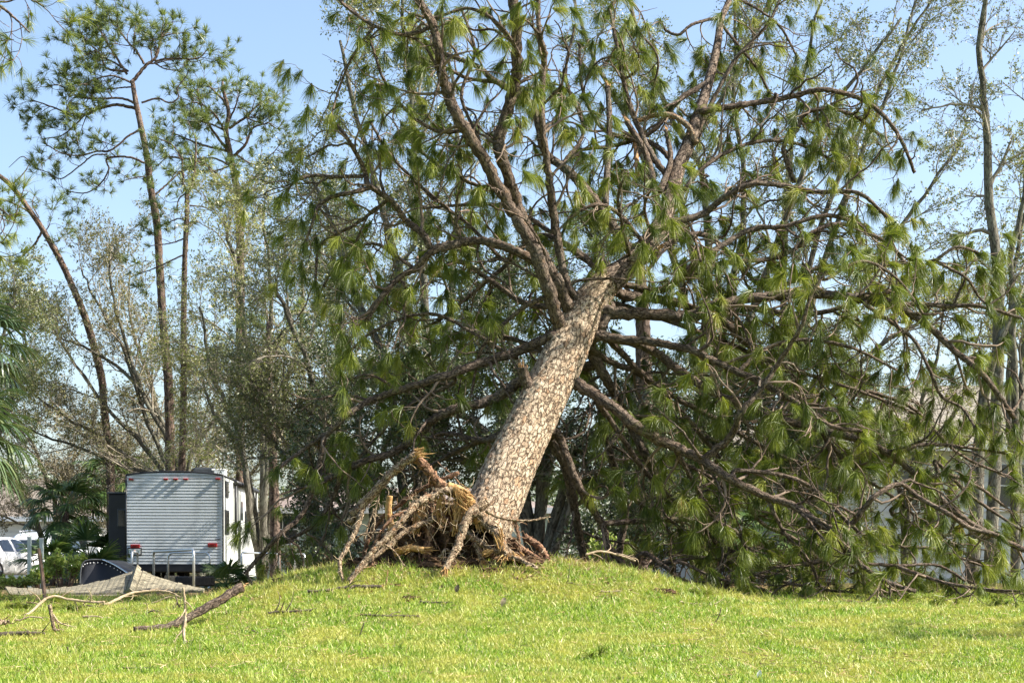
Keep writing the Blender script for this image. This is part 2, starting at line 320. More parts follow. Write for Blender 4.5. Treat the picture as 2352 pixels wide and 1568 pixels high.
def tufts(g, pos, d, n, L, spread=0.55, droop=0.5, wd=0.004, back=0.1, up=None):
    m = len(pos)
    if not m: return
    tv = np.repeat(rng.random(m), n)
    B = np.repeat(pos, n, 0) - np.repeat(d, n, 0) * (rng.random(m * n) * back)[:, None]
    D = nrm(np.repeat(d, n, 0) + spread * rng.normal(size=(m * n, 3)))
    l = (L * np.repeat(rng.uniform(0.60, 1.2, m), n) * rng.uniform(0.75, 1.1, m * n))[:, None]
    s = nrm(np.cross(D, rng.normal(size=(m * n, 3)))) * wd / 2
    Mid = B + D * l * 0.5; Tip = Mid + nrm(D + np.array([0, 0, -droop])) * l * 0.5
    v = np.stack([B - s, B + s, Mid + s, Mid - s, Tip], 1).reshape(-1, 3); i = np.arange(m * n)[:, None] * 5
    g.add(v, i + np.array([[0, 1, 2, 3]]), i + np.array([[3, 2, 4]]), tv=np.repeat(tv, 5))
def leaves(g, pos, L, wd, up=0.4, dirs=None, sd=0.3):
    m = len(pos); d = nrm(rng.normal(size=(m, 3)) + (0 if dirs is None else dirs)); nn = nrm(rng.normal(size=(m, 3)) + np.array([0, 0, up]))
    s = nrm(np.cross(d, nn)); l = (L * rng.uniform(1 - sd, 1 + sd, m))[:, None]; w2 = l * wd / L * 0.5
    v = np.stack([pos, pos + d * l * 0.5 + s * w2, pos + d * l, pos + d * l * 0.5 - s * w2], 1).reshape(-1, 3)
    g.add(v, np.arange(m)[:, None] * 4 + np.array([[0, 1, 2, 3]]))
def box(g, c, s, rot=None):
    x, y, z = np.array(s) / 2
    v = np.array([[-x, -y, -z], [x, -y, -z], [x, y, -z], [-x, y, -z], [-x, -y, z], [x, -y, z], [x, y, z], [-x, y, z]])
    if rot is not None: v = v @ np.array(rot).T
    g.add(v + np.array(c), [[0, 3, 2, 1], [4, 5, 6, 7], [0, 1, 5, 4], [1, 2, 6, 5], [2, 3, 7, 6], [3, 0, 4, 7]]); return g
def bx(*cs):
    g = Geo()
    for c, s in cs: box(g, c, s)
    return g

# ================================================================ the setting
def make_ground():
    xs = np.unique(np.concatenate([np.linspace(-2500, -60, 14), np.linspace(-60, -12, 25), np.linspace(-12, 12, 200), np.linspace(12, 60, 25), np.linspace(60, 2500, 14)]))
    ys = np.unique(np.concatenate([np.linspace(-300, -5, 8), np.linspace(-5, 12, 20), np.linspace(12, 30, 180), np.linspace(30, 80, 30), np.linspace(80, 3500, 16)]))
    X, Y = np.meshgrid(xs, ys); V = np.stack([X, Y, gz(X, Y)], -1).reshape(-1, 3); nx = len(xs)
    i = (np.arange(len(ys) - 1)[:, None] * nx + np.arange(nx - 1)[None]).reshape(-1, 1)
    g = Geo(); g.add(V, i + np.array([[0, 1, nx + 1, nx]]))
    o = g.build('ground', M['ground']); o['kind'] = 'structure'
    x, y = V[:, 0], V[:, 1]
    bare = np.exp(-(((x + 0.55) / 1.7) ** 4)) * np.exp(-(((y - 21.2) / 1.0) ** 2)) * 1.3
    bare = np.maximum(bare, sstep(23.5, 26, y) * 0.85)
    a = o.data.attributes.new('bare', 'FLOAT', 'POINT'); a.data.foreach_set('value', np.clip(bare, 0, 1).astype(np.float32))
make_ground()
def make_grass():
    n = 560000
    Y = np.sqrt(rng.uniform(13.2 ** 2, 27.5 ** 2, n)); X = rng.uniform(-0.31, 0.31, n) * Y
    e = 60000; Y = np.concatenate([Y, rng.uniform(19.2, 21.2, e)]); X = np.concatenate([X, rng.uniform(-3.8, 2.8, e)])
    bare = np.exp(-(((X + 0.55) / 1.7) ** 4)) * np.exp(-(((Y - 21.4) / 0.75) ** 2))
    nz = lump(X, Y, 3.0, 5) * 0.6 + lump(X, Y, 9.0, 1) * 0.5
    keep = rng.random(len(X)) > np.clip(bare * 1.5 + sstep(.35, .8, nz) * 0.8 * sstep(15, 19, Y), 0, 0.98)
    keep &= rng.random(len(X)) > sstep(22.5, 27.5, Y) * 0.8
    X = X[keep]; Y = Y[keep]; m = len(X); Z = gz(X, Y)
    cl = 0.5 + 0.5 * lump(X, Y, 5.0, 7) + 0.25 * lump(X, Y, 17.0, 3)
    L = (0.024 + 0.062 * np.clip(cl, 0, 1.4) ** 1.5 * rng.random(m) + 0.018 * rng.random(m))
    tall = (rng.random(m) < 0.05 + 0.22 * np.exp(-(((X + 0.5) / 3) ** 4)) * np.exp(-(((Y - 20.6) / 1.1) ** 2)))
    L = L * np.where(tall, 1.6 + rng.random(m), 1.0)
    d = nrm(np.stack([rng.normal(size=m) * 0.5, rng.normal(size=m) * 0.5, np.ones(m)], -1))
    flop = nrm(np.stack([rng.normal(size=m), rng.normal(size=m), 0.25 * np.ones(m)], -1))
    th = rng.uniform(0, math.pi, m); s = np.stack([np.cos(th), np.sin(th) * 0.6, 0 * th], -1) * (0.0034 + 0.0030 * rng.random(m))[:, None]
    B = np.stack([X, Y, Z - 0.004], -1); l = L[:, None]; Mid = B + d * l * 0.55; Tip = Mid + nrm(d * 0.8 + flop * 0.75) * l * 0.55
    v = np.stack([B - s, B + s, Mid + s, Mid - s, Tip], 1).reshape(-1, 3); i = np.arange(m)[:, None] * 5
    g = Geo(); g.add(v, i + np.array([[0, 1, 2, 3]]), i + np.array([[3, 2, 4]]))
    tag(g.build('grass', M['grass'], smooth=False), 'sunlit bright green lawn grass in front of the fallen pine', 'grass', kind='stuff')
make_grass()
def make_litter():
    g = Geo(); n = 26000
    X = np.concatenate([rng.normal(-0.5, 1.3, n // 2), rng.uniform(-9, 9, n // 2)]); Y = np.concatenate([rng.normal(20.9, 0.55, n // 2), rng.uniform(24, 31, n // 2)])
    m = n; Z = gz(X, Y) + rng.random(m) * 0.05
    d = nrm(np.stack([rng.normal(size=m), rng.normal(size=m), 0.35 * rng.normal(size=m)], -1)); s = nrm(np.cross(d, rng.normal(size=(m, 3)))) * 0.003
    l = rng.uniform(0.06, 0.2, m)[:, None]; B = np.stack([X, Y, Z], -1)
    g.add(np.stack([B - s, B + s, B + d * l], 1).reshape(-1, 3), np.arange(m)[:, None] * 3 + np.array([[0, 1, 2]]))
    m = 9000; Y = rng.uniform(14, 23, m); X = rng.uniform(-.31, .31, m) * Y; kp = (lump(X, Y, .9, 3) + .5 * lump(X, Y, 2.6, 1) + .35 * rng.normal(size=m)) > .15; X = X[kp]; Y = Y[kp]; m = len(X)
    d = nrm(np.stack([rng.normal(size=m), rng.normal(size=m), 0.3 * rng.normal(size=m)], -1)); s = nrm(np.cross(d, rng.normal(size=(m, 3)))) * 0.0035; B = np.stack([X, Y, gz(X, Y) + .025 + .03 * rng.random(m)], -1)
    g.add(np.stack([B - s, B + s, B + d * rng.uniform(.05, .2, m)[:, None]], 1).reshape(-1, 3), np.arange(m)[:, None] * 3 + np.array([[0, 1, 2]]))
    # bark chips and crumbs
    m = 6000; X = rng.normal(-0.4, 1.35, m); Y = rng.normal(20.7, 0.7, m); P = np.stack([X, Y, gz(X, Y) + rng.random(m) * 0.03], -1)
    leaves(g, P, 0.028, 0.02, 0.2, sd=0.8)
    tag(g.build('pine_litter', M['straw'], smooth=False), 'brown pine straw and bark crumbs around the torn-up roots', 'litter', kind='stuff')
make_litter()

# ================================================================ the fallen pine
TR = [(1098, 1246, 60), (1112, 1216, 62), (1135, 1165, 61), (1167, 1084, 59), (1202, 1010, 55), (1235, 941, 53), (1265, 880, 52), (1294, 820, 50), (1322, 756, 46),
      (1345, 712, 42), (1375, 668, 37), (1411, 638, 30), (1452, 604, 25), (1497, 548, 22), (1530, 490, 20), (1545, 430, 19), (1560, 380, 18),
      (1577, 342, 17), (1605, 262, 15), (1628, 187, 13), (1647, 108, 11), (1656, 47, 9), (1675, 0, 8), (1690, -60, 6)]
def trY(py): return float(np.interp(-py, [-1250, -668, -340, 60], [20.55, 23.1, 24.6, 26.6]))
root = thing('fallen_pine', 'huge uprooted pine leaning right with torn roots and wide-spread green crown', 'tree', tuple(W(1120, 1290, 20.7)))
tp = np.array([np.append(W(a, b, trY(b)), r / F * trY(b)) for a, b, r in TR]); tp = smooth_path(tp, 150)
def trunk_mesh(tp, nk, bump):
    g = Geo(); P = tp[:, :3]; R = tp[:, 3].copy(); sides = 96
    P = smooth_path(np.c_[P, R], nk); R = P[:, 3]; P = P[:, :3]
    T = nrm(np.gradient(P, axis=0)); U = nrm(np.cross(T, [0, 1, 0.0])); V = np.cross(T, U); K = len(P)
    a = np.arange(sides) / sides * 2 * math.pi; L = np.r_[0, np.cumsum(np.linalg.norm(np.diff(P, axis=0), axis=1))]
    rr = R[:, None] * np.ones((1, sides))
    # flare near roots, knots, plate relief
    rr *= 1 + 0.05 * np.sin(a * 3 + 1)[None] * np.exp(-L / 0.8)[:, None] + 0.04 * np.exp(-L / .4)[:, None]
    bk = np.stack([rr * np.cos(a), rr * np.sin(a), np.repeat(L[:, None], sides, 1)], -1)
    q = bk.reshape(-1, 3) * np.array([20, 20, 9.0]); q = q + 0.35 * np.stack([np.sin(q[:, 1] * 1.3 + q[:, 2]), np.sin(q[:, 2] * 1.1 + q[:, 0]), np.sin(q[:, 0] * 1.2 - q[:, 1])], -1)
    cell = np.floor(q).astype(np.int64); best = np.full(len(q), 9.0); hb = np.zeros(len(q)); sec = np.full(len(q), 9.0)
    for dx in (-1, 0, 1):
        for dy in (-1, 0, 1):
            for dz in (-1, 0, 1):
                c = cell + np.array([dx, dy, dz]); h = (c[:, 0] * 73856093 ^ c[:, 1] * 19349663 ^ c[:, 2] * 83492791) & 0xffffff
                f = c + np.stack([(h % 1013) / 1013, (h % 2027) / 2027, (h % 4091) / 4091], -1); dd = np.linalg.norm(f - q, axis=1)
                nw = dd < best; sec = np.where(nw, best, np.minimum(sec, dd)); hb = np.where(nw, (h % 511) / 511, hb); best = np.where(nw, dd, best)
    crack = np.clip((sec - best) / 0.16, 0, 1).reshape(rr.shape); hb = hb.reshape(rr.shape)
    rr = rr + bump * np.minimum(0.016, R[:, None] * 0.06) * (crack * (0.4 + 0.8 * hb) - 0.6)
    X = P[:, None, :] + rr[..., None] * (np.cos(a)[None, :, None] * U[:, None, :] + np.sin(a)[None, :, None] * V[:, None, :])
    idx = np.arange(K * sides).reshape(K, sides); A = idx[:-1]; B = np.roll(A, -1, 1); D = idx[1:]; E = np.roll(D, -1, 1)
    g.add(X.reshape(-1, 3), np.stack([A, B, E, D], -1).reshape(-1, 4), bk=bk.reshape(-1, 3)); return g
k_split = 70
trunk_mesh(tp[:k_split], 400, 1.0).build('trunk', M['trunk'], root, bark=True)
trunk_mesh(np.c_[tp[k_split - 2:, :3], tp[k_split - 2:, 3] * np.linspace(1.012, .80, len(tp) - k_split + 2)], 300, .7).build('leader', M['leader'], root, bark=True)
# limbs: (points in the picture, radius px start, end, metres of depth from start to end, foliage density)
LIMBS = [
 ([(1292, 768), (1259, 662), (1222, 563), (1164, 463), (1106, 357), (1053, 271), (1028, 213), (1012, 164), (1008, 115), (992, 53), (955, -10)], 17, 9, -1.3, .55),
 ([(1312, 722), (1267, 625), (1213, 533), (1180, 443), (1152, 361), (1147, 320), (1172, 230), (1188, 135), (1180, 0), (1178, -40)], 15, 12, -.9, .5),
 ([(1330, 690), (1299, 643), (1275, 513), (1258, 390), (1246, 287), (1246, 185), (1250, 123), (1238, 74), (1236, -10)], 12, 5, -.6, .6),
 ([(1398, 716), (1500, 722), (1590, 725), (1640, 700), (1750, 682), (1850, 675), (1930, 680), (2030, 690), (2120, 740), (2200, 812), (2260, 862), (2330, 960)], 15, 6, -.2, 1.0),
 ([(1428, 676), (1500, 685), (1560, 697), (1640, 722), (1720, 710), (1850, 722), (1960, 700)], 13, 5, .8, 1.0),
 ([(1384, 769), (1488, 784), (1588, 804), (1649, 834), (1750, 880), (1830, 925), (1900, 975), (1980, 990)], 11, 5, -.9, .9),
 ([(1320, 878), (1400, 930), (1480, 990), (1560, 1030), (1610, 1055), (1680, 1100), (1760, 1140), (1820, 1160), (1890, 1207), (1950, 1235)], 15, 6, -.9, .8),
 ([(1612, 1057), (1680, 1000), (1700, 950), (1750, 890), (1790, 830), (1840, 750), (1862, 680), (1900, 620)], 9, 3, -.8, .5),
 ([(1370, 770), (1462, 789), (1513, 814), (1553, 845), (1640, 902), (1729, 940), (1840, 976), (1961, 1006), (2042, 1041), (2117, 1102), (2168, 1152), (2238, 1207), (2294, 1233), (2370, 1272)], 11, 6, .3, .9),
 ([(1640, 722), (1714, 784), (1755, 834), (1800, 875), (1830, 915), (1860, 945), (1930, 980)], 11, 6, .9, .9),
 ([(1860, 1210), (1946, 1207), (1981, 1172), (2012, 1137), (2067, 1112), (2112, 1142), (2183, 1182), (2228, 1212), (2294, 1228)], 7, 5, .2, .8),
 ([(1262, 985), (1286, 1006), (1316, 1086), (1346, 1147), (1382, 1202), (1402, 1263), (1452, 1313)], 11, 7, .8, .25),
 ([(1382, 1202), (1452, 1197), (1538, 1192), (1598, 1197), (1639, 1238), (1689, 1268), (1740, 1293), (1815, 1298), (1891, 1283)], 7, 4, .6, .9),
 ([(1262, 1010), (1291, 1054), (1316, 1147), (1331, 1238), (1346, 1290)], 12, 9, 1.7, .15),
 ([(1355, 800), (1387, 860), (1417, 915), (1447, 976), (1478, 1036), (1503, 1087), (1540, 1160)], 13, 8, 1.4, .4),
 ([(1345, 850), (1377, 925), (1387, 996), (1402, 1046), (1422, 1112), (1437, 1167), (1420, 1280)], 11, 8, 2.0, .4),
 ([(1262, 775), (1180, 810), (1100, 835), (1000, 870), (920, 895), (860, 915), (800, 950), (760, 990), (700, 1030), (640, 1075)], 13, 4, -.1, .35),
 ([(1212, 868), (1130, 918), (1060, 935), (1000, 960), (960, 1000), (900, 1040), (840, 1058), (780, 1088), (745, 1100)], 13, 6, .5, .4),
 ([(745, 1000), (732, 1070), (700, 1170), (640, 1230), (590, 1285), (562, 1318)], 7, 4.5, -.3, .4),
 ([(785, 1088), (760, 1150), (720, 1205), (660, 1240), (640, 1250)], 6, 4, .2, .5),
 ([(1250, 610), (1180, 575), (1115, 554), (1053, 558), (992, 578), (955, 615), (914, 640), (870, 690), (840, 740)], 12, 5, -.2, .9),
 ([(1053, 560), (996, 570), (971, 537), (930, 504), (897, 459), (848, 427), (840, 402), (823, 361), (799, 320), (774, 287)], 9, 4, -.4, .8),
 ([(850, 431), (807, 443), (766, 451), (733, 472), (720, 505), (700, 560)], 6, 3, -.1, .8),
 ([(845, 404), (778, 406), (717, 404), (676, 418), (659, 443)], 5, 2.5, .3, .8),
 ([(885, 463), (848, 492), (807, 521), (745, 554), (729, 582), (725, 650)], 5, 3, .5, .9),
 ([(1445, 570), (1357, 451), (1320, 406), (1279, 373), (1250, 345), (1225, 246), (1188, 217), (1135, 185), (1094, 152), (1020, 123)], 13, 5, .4, .7),
 ([(1137, 188), (1074, 180), (1024, 156), (960, 130)], 5, 3, .2, .9),
 ([(1612, 257), (1684, 244), (1755, 234), (1825, 220), (1886, 206), (1942, 216), (1989, 234), (2036, 272), (2073, 328), (2101, 398)], 8, 4, -.4, 1.0),
 ([(1825, 420), (1800, 340), (1830, 300), (1844, 267), (1886, 250), (1960, 265), (2020, 310)], 6, 4, .2, .9),
 ([(1532, 512), (1614, 492), (1661, 455), (1731, 422), (1802, 427), (1872, 441), (1970, 443), (2040, 500)], 9, 4, -.3, 1.0),
 ([(1430, 650), (1520, 665), (1591, 609), (1661, 562), (1731, 525), (1802, 520), (1900, 495), (1990, 520)], 9, 4, .7, 1.1),
 ([(1570, 640), (1640, 610), (1708, 600), (1764, 595), (1825, 572), (1872, 530), (1942, 516), (2040, 560), (2090, 620)], 7, 4, 1.2, 1.1),
 ([(1975, 692), (2027, 675), (2083, 647), (2130, 605), (2153, 595), (2200, 567), (2261, 586)], 6, 3, .0, .8),
 ([(2148, 600), (2186, 619), (2223, 642), (2247, 680), (2270, 703)], 4, 2.5, .0, .8),
 ([(1990, 690), (2036, 703), (2106, 698), (2176, 703), (2247, 703), (2350, 731)], 7, 4, .4, .8),
 ([(1990, 700), (2067, 754), (2102, 784), (2133, 845), (2163, 910), (2208, 935), (2243, 986)], 5, 3, -.3, .9),
 ([(1835, 1162), (1891, 1207), (1936, 1248), (1976, 1298), (1986, 1343)], 6, 5, -.3, .7),
 ([(1900, 1215), (1931, 1243), (1981, 1298), (2032, 1333), (2102, 1358)], 6, 5, -.6, .6),
 ([(1940, 1285), (1981, 1293), (2067, 1298), (2153, 1298), (2218, 1333)], 5, 3, .3, .9),
 ([(1480, 1270), (1548, 1318), (1598, 1354), (1639, 1359), (1689, 1333), (1740, 1348), (1790, 1369), (1852, 1388)], 6, 4, -.9, .6),
 ([(2050, 1050), (2100, 1025), (2158, 1021), (2243, 1031), (2314, 1041)], 5, 3, .1, .9),
 ([(1880, 980), (1891, 996), (1916, 1056), (1931, 1097), (1920, 1190)], 7, 5, .3, .6),
 ([(1214, 699), (1165, 736), (1128, 772), (1103, 805), (1095, 838), (1083, 900)], 6, 3, .3, .7),
 ([(1300, 700), (1214, 699), (1120, 640), (1060, 600), (1000, 620)], 8, 4, 1.6, .9),
 ([(1647, 42), (1591, 56), (1558, 80), (1530, 70), (1516, 47)], 4, 3, -.3, .8),
 ([(1660, 60), (1700, 110), (1740, 160), (1775, 230)], 4, 3, .2, 1.0),
 ([(1630, 187), (1560, 230), (1500, 300), (1430, 330), (1330, 345)], 7, 4, -.6, 1.0),
 ([(1545, 420), (1500, 360), (1470, 300), (1440, 220), (1420, 120), (1400, 20)], 8, 4, .6, 1.0),
 ([(1560, 390), (1500, 330), (1390, 300), (1340, 210), (1330, 100)], 7, 3, 1.0, 1.0),
 ([(1480, 560), (1420, 490), (1370, 470), (1310, 500), (1290, 540)], 6, 3, -.8, 1.1),
 ([(1320, 770), (1400, 830), (1470, 860), (1560, 940), (1620, 1010), (1660, 1060)], 8, 5, 1.8, .9),
 ([(1240, 930), (1160, 990), (1060, 1030), (960, 1090), (900, 1150)], 8, 4, 2.0, .5),
 ([(1330, 830), (1240, 800), (1140, 770), (1040, 780), (960, 830), (890, 830)], 7, 3, 2.2, .7),
 ([(1650, 1060), (1700, 1130), (1750, 1200), (1830, 1240), (1900, 1300)], 6, 4, 1.2, 1.1),
 ([(2120, 1100), (2180, 1090), (2250, 1120), (2330, 1180)], 5, 3, .8, 1.1),
 ([(1550, 1030), (1600, 1120), (1640, 1190), (1700, 1230), (1720, 1300)], 6, 4, 1.0, 1.1),
 ([(1080, 300), (1000, 300), (930, 250), (880, 180), (850, 90)], 5, 3, .5, .9),
 ([(1000, 60), (930, 80), (860, 60), (800, 20), (760, -20)], 5, 3, -.2, .9),
 ([(1190, 120), (1150, 60), (1080, 20), (1000, 40), (950, 35)], 5, 3, -.4, 1.0),
 ([(1700, 850), (1760, 800), (1850, 780), (1960, 800), (2060, 850)], 6, 3, .4, 1.1),
 ([(1900, 640), (1980, 600), (2060, 640), (2120, 720)], 4, 3, .6, 1.0),
 ([(860, 60), (810, 130), (780, 200), (760, 270)], 3.5, 2.5, .2, .9),
 ([(1660, -10), (1720, 10), (1790, 60), (1830, 130)], 4, 2.5, .4, .9),
 ([(1440, -20), (1460, 60), (1510, 130), (1500, 210)], 4, 2.5, .2, .9),
]
EXTRA = [
 ([(1690, 1300), (1780, 1330), (1880, 1352), (1960, 1360)], 5, 3, -1.2, 1.3), ([(1900, 1300), (2000, 1340), (2100, 1356), (2190, 1362)], 5, 3, -1.0, 1.3), ([(2060, 1300), (2160, 1335), (2260, 1352), (2350, 1358)], 5, 3, -.8, 1.3), ([(1560, 1290), (1640, 1325), (1720, 1345)], 5, 3, -.8, 1.2), ([(2150, 1060), (2220, 1130), (2290, 1180), (2350, 1220)], 5, 3, .4, 1.1),
 ([(1160, 600), (1080, 520), (980, 440), (900, 360), (850, 280)], 5, 3, 1.0, 1.1), ([(1060, 640), (960, 620), (860, 560), (780, 600), (730, 680)], 5, 3, .9, 1.1), ([(1180, 820), (1080, 760), (980, 720), (860, 760), (780, 830)], 5, 3, .9, .7),
 ([(1040, 880), (940, 930), (860, 1010), (800, 1080)], 5, 3, .8, .3), ([(1180, 450), (1080, 420), (980, 360), (930, 300)], 5, 3, .8, 1.0),
 ([(1450, 600), (1430, 520), (1420, 450), (1440, 400)], 5, 3, -1.5, 1.3), ([(1500, 540), (1540, 520), (1590, 540), (1610, 600)], 5, 3, -1.6, 1.3), ([(1500, 548), (1480, 480), (1500, 420)], 5, 3, -1.4, 1.3),
 ([(1560, 1060), (1640, 1100), (1700, 1160), (1780, 1180)], 5, 3, 1.2, 1.2), ([(1420, 1120), (1500, 1180), (1560, 1250), (1600, 1310)], 6, 3, .8, 1.2), ([(1900, 1010), (1960, 1080), (2050, 1140), (2120, 1200)], 5, 3, .6, 1.2), ([(1760, 1140), (1800, 1220), (1860, 1290), (1880, 1340)], 5, 3, .3, 1.3), # deeper limbs that fill the crown, mostly hidden wood
 ([(1500, 560), (1600, 400), (1720, 330), (1830, 330), (1930, 380)], 7, 3, 1.8, 1.2), ([(1470, 590), (1620, 540), (1760, 660), (1900, 610), (2020, 660)], 7, 3, 1.7, 1.2),
 ([(1420, 640), (1300, 560), (1180, 480), (1080, 470), (960, 480)], 7, 3, 2.0, 1.1), ([(1400, 640), (1250, 540), (1150, 620), (1000, 740), (920, 760)], 7, 3, 2.0, 1.1),
 ([(1380, 760), (1500, 880), (1640, 960), (1780, 1040), (1900, 1080)], 8, 3, 1.9, 1.1), ([(1420, 700), (1600, 760), (1800, 840), (1980, 900), (2130, 960)], 8, 3, 1.9, 1.1),
 ([(1360, 900), (1480, 1080), (1560, 1160), (1640, 1260), (1720, 1330)], 7, 3, 1.9, 1.0), ([(1700, 1080), (1850, 1110), (2000, 1240), (2140, 1260), (2260, 1300)], 6, 3, .6, 1.2),
 ([(1590, 330), (1680, 150), (1760, 60), (1800, -20)], 6, 3, 1.0, 1.0), ([(2000, 900), (2100, 940), (2200, 1040), (2330, 1100)], 5, 3, .2, 1.1),
 ([(1500, 1300), (1620, 1280), (1780, 1320), (1920, 1340)], 5, 3, 1.0, 1.1), ([(1230, 960), (1120, 1010), (1000, 1000), (870, 1110), (760, 1180)], 7, 3, 1.8, .4),
 ([(2050, 1180), (2150, 1230), (2250, 1290), (2340, 1330)], 5, 3, .2, 1.2),
 ([(1100, 320), (1060, 220), (1090, 120), (1060, 20)], 5, 3, .6, 1.0),
 ([(1290, 380), (1340, 300), (1300, 180), (1320, 60)], 5, 3, .6, 1.0),
]
tw_pts = {}
def near_depth(px, py, done):
    best = (1e9, None)
    for P in done:
        d = (P[:, 0] - px) ** 2 + (P[:, 1] - py) ** 2; i = int(d.argmin())
        if d[i] < best[0]: best = (d[i], P[i, 2])
    return best[1]
scr = [np.array([[a, b, trY(b)] for a, b, r in smooth_path(np.array(TR, float), 200)])]
nl = 0
for (pts, r0, r1, dY, dens) in LIMBS + EXTRA:
    Y0 = near_depth(pts[0][0], pts[0][1], scr)
    if Y0 is None: Y0 = 23
    extra = nl >= len(LIMBS)
    n = len(pts); s = np.linspace(0, 1, n)
    near = min(scr, key=lambda q: ((q[:, 0] - pts[0][0]) ** 2 + (q[:, 1] - pts[0][1]) ** 2).min()); dq = (near[:, 0] - pts[0][0]) ** 2 + (near[:, 1] - pts[0][1]) ** 2; jn = int(dq.argmin())
    if 36 < dq[jn] < 95 ** 2: pts = [(float(near[jn, 0]), float(near[jn, 1]))] + list(pts); n = len(pts); s = np.linspace(0, 1, n)
    row = np.array([[p[0], p[1], Y0 + dY * (s[i] ** 0.8) + (0.0 if extra or i == 0 else 0.10 * math.sin(i * 1.9 + nl)), (r0 + (r1 - r0) * s[i])] for i, p in enumerate(pts)])
    sp = smooth_path(row, max(10 * n, 30)); scr.append(sp[:, :3])
    P = np.array([W(a, b, c) for a, b, c, d in sp]); R = sp[:, 3] / F * sp[:, 2]
    P[3:] += rng.normal(size=P[3:].shape) * R[3:, None] * 0.10
    P[:, 2] = np.maximum(P[:, 2], gz(P[:, 0], P[:, 1]) + R * 0.5)
    L = np.linalg.norm(np.diff(P, axis=0), axis=1).sum()
    g = Geo(); tubes(g, P, R * (1 + 0.05 * rng.normal(size=len(R))), 14 if r0 > 8 else 9, rough=0.05)
    lo_ = g.build('limb', M['limb'], root, bark=True)
    # side branches, twigs and tufts of this limb
    nb = max(3, int(L * 2.7 * dens * (0.8 if extra else 1.0))); t0 = 0.32 if r0 > 9 else 0.15
    A, RA = grow(P[None], R[None], nb, 1.05, (0.5, 1.2), up=-0.25, t0=t0, K=10, wob=0.20, curv=1.8, rr=0.55, rmax=0.024, tl=0.25, rmin=0.004, bias=(0, 0.3 if extra else 0.8, 0))
    B_, RB = grow(A, RA, 4, 0.46, (0.4, 1.2), up=-0.35, t0=0.3, K=6, wob=0.16, curv=1.4, rr=0.7, tl=0.2, rmin=0.003)
    A[..., 2] = np.maximum(A[..., 2], gz(A[..., 0], A[..., 1]) + 0.02); B_[..., 2] = np.maximum(B_[..., 2], gz(B_[..., 0], B_[..., 1]) + 0.03)
    g = Geo(); tubes(g, A, RA, 5, cap=False); tubes(g, B_, RB, 4, cap=False); g.build('twigs', M['twig'], lo_)
    if r0 > 4.5:
        nb2 = max(2, int(L * 1.3)); X_, RX = grow(P[None], R[None], nb2, 1.5, (0.4, 1.1), up=-0.2, t0=.2, K=14, wob=.22, curv=2.4, rr=.6, rmax=.022, tl=.3, rmin=.004); X_[..., 2] = np.maximum(X_[..., 2], gz(X_[..., 0], X_[..., 1]) + 0.03)
        Z_, RZ = grow(X_, RX, 5, .4, (.5, 1.2), up=-.1, t0=.2, K=6, wob=.2, curv=1.5, rr=.6, rmin=.0028); g = Geo(); tubes(g, X_, RX, 6, cap=False); tubes(g, Z_, RZ, 4, cap=False); g.build('bare_twigs', M['limb'], lo_, bark=True)
    end = np.concatenate([A[:, -1], B_[:, -1], P[-1:]]); dr = np.concatenate([A[:, -1] - A[:, -2], B_[:, -1] - B_[:, -2], P[-1:] - P[-2:-1]])
    kp = rng.random(len(end)) < (0.92 if extra else 0.78); end = end[kp]; dr = nrm(dr[kp]); dr = nrm(dr * 0.65 + np.array([0, 0, -0.8]) + 0.12 * rng.normal(size=dr.shape))
    g = Geo(); tufts(g, end, dr, 120, 0.285, 0.36, 0.55, 0.0046, 0.08); g.build('needle_tufts', M['needle'], lo_, smooth=False, fol=True)
    nl += 1
# broken stubs on the trunk
for (pts, r0, r1, dY, m_) in [([(1225, 905), (1206, 870), (1198, 842)], 14, 12, -.12, 'limb'), ([(1452, 604), (1490, 590), (1512, 568)], 13, 10, -.35, 'trunk'),
                              ([(1466, 400), (1462, 365), (1458, 325)], 7, 4, .8, 'cut'), ([(1600, 330), (1580, 290), (1545, 266), (1510, 264), (1473, 275)], 7, 5, .2, 'root'),
                              ([(1500, 420), (1482, 350), (1440, 280)], 9, 6, .3, 'limb'), ([(1390, 470), (1395, 380), (1400, 280), (1395, 200)], 8, 6, .8, 'limb'), ([(1515, 440), (1540, 370), (1530, 300)], 8, 5, .6, 'limb')]:
    Y0 = near_depth(*pts[0], scr[:1]); n = len(pts)
    sp = smooth_path([[p[0], p[1], Y0 - .12 + dY * i / (n - 1), r0 + (r1 - r0) * i / (n - 1)] for i, p in enumerate(pts)], 26)
    P = np.array([W(a, b, c) for a, b, c, d in sp]); R = sp[:, 3] / F * sp[:, 2]
    g = Geo(); tubes(g, P, R, 16, rough=0.06); st = g.build('broken_stub', M[m_], root, bark=True)
    g = Geo(); e = P[-1]; d = nrm(P[-1] - P[-2]); m = 14
    st_ = e + rng.normal(size=(m, 3)) * R[-1] * 0.5; Q = st_[:, None, :] + (d + 0.12 * rng.normal(size=(m, 3)))[:, None, :] * (np.linspace(-0.04, 1, 4)[None, :, None] * rng.uniform(0.03, 0.12, m)[:, None, None])
    tubes(g, Q, np.linspace(0.012, 0.002, 4)[None] * np.ones((m, 1)), 4); g.build('splinters', M['cut'], st, smooth=False)

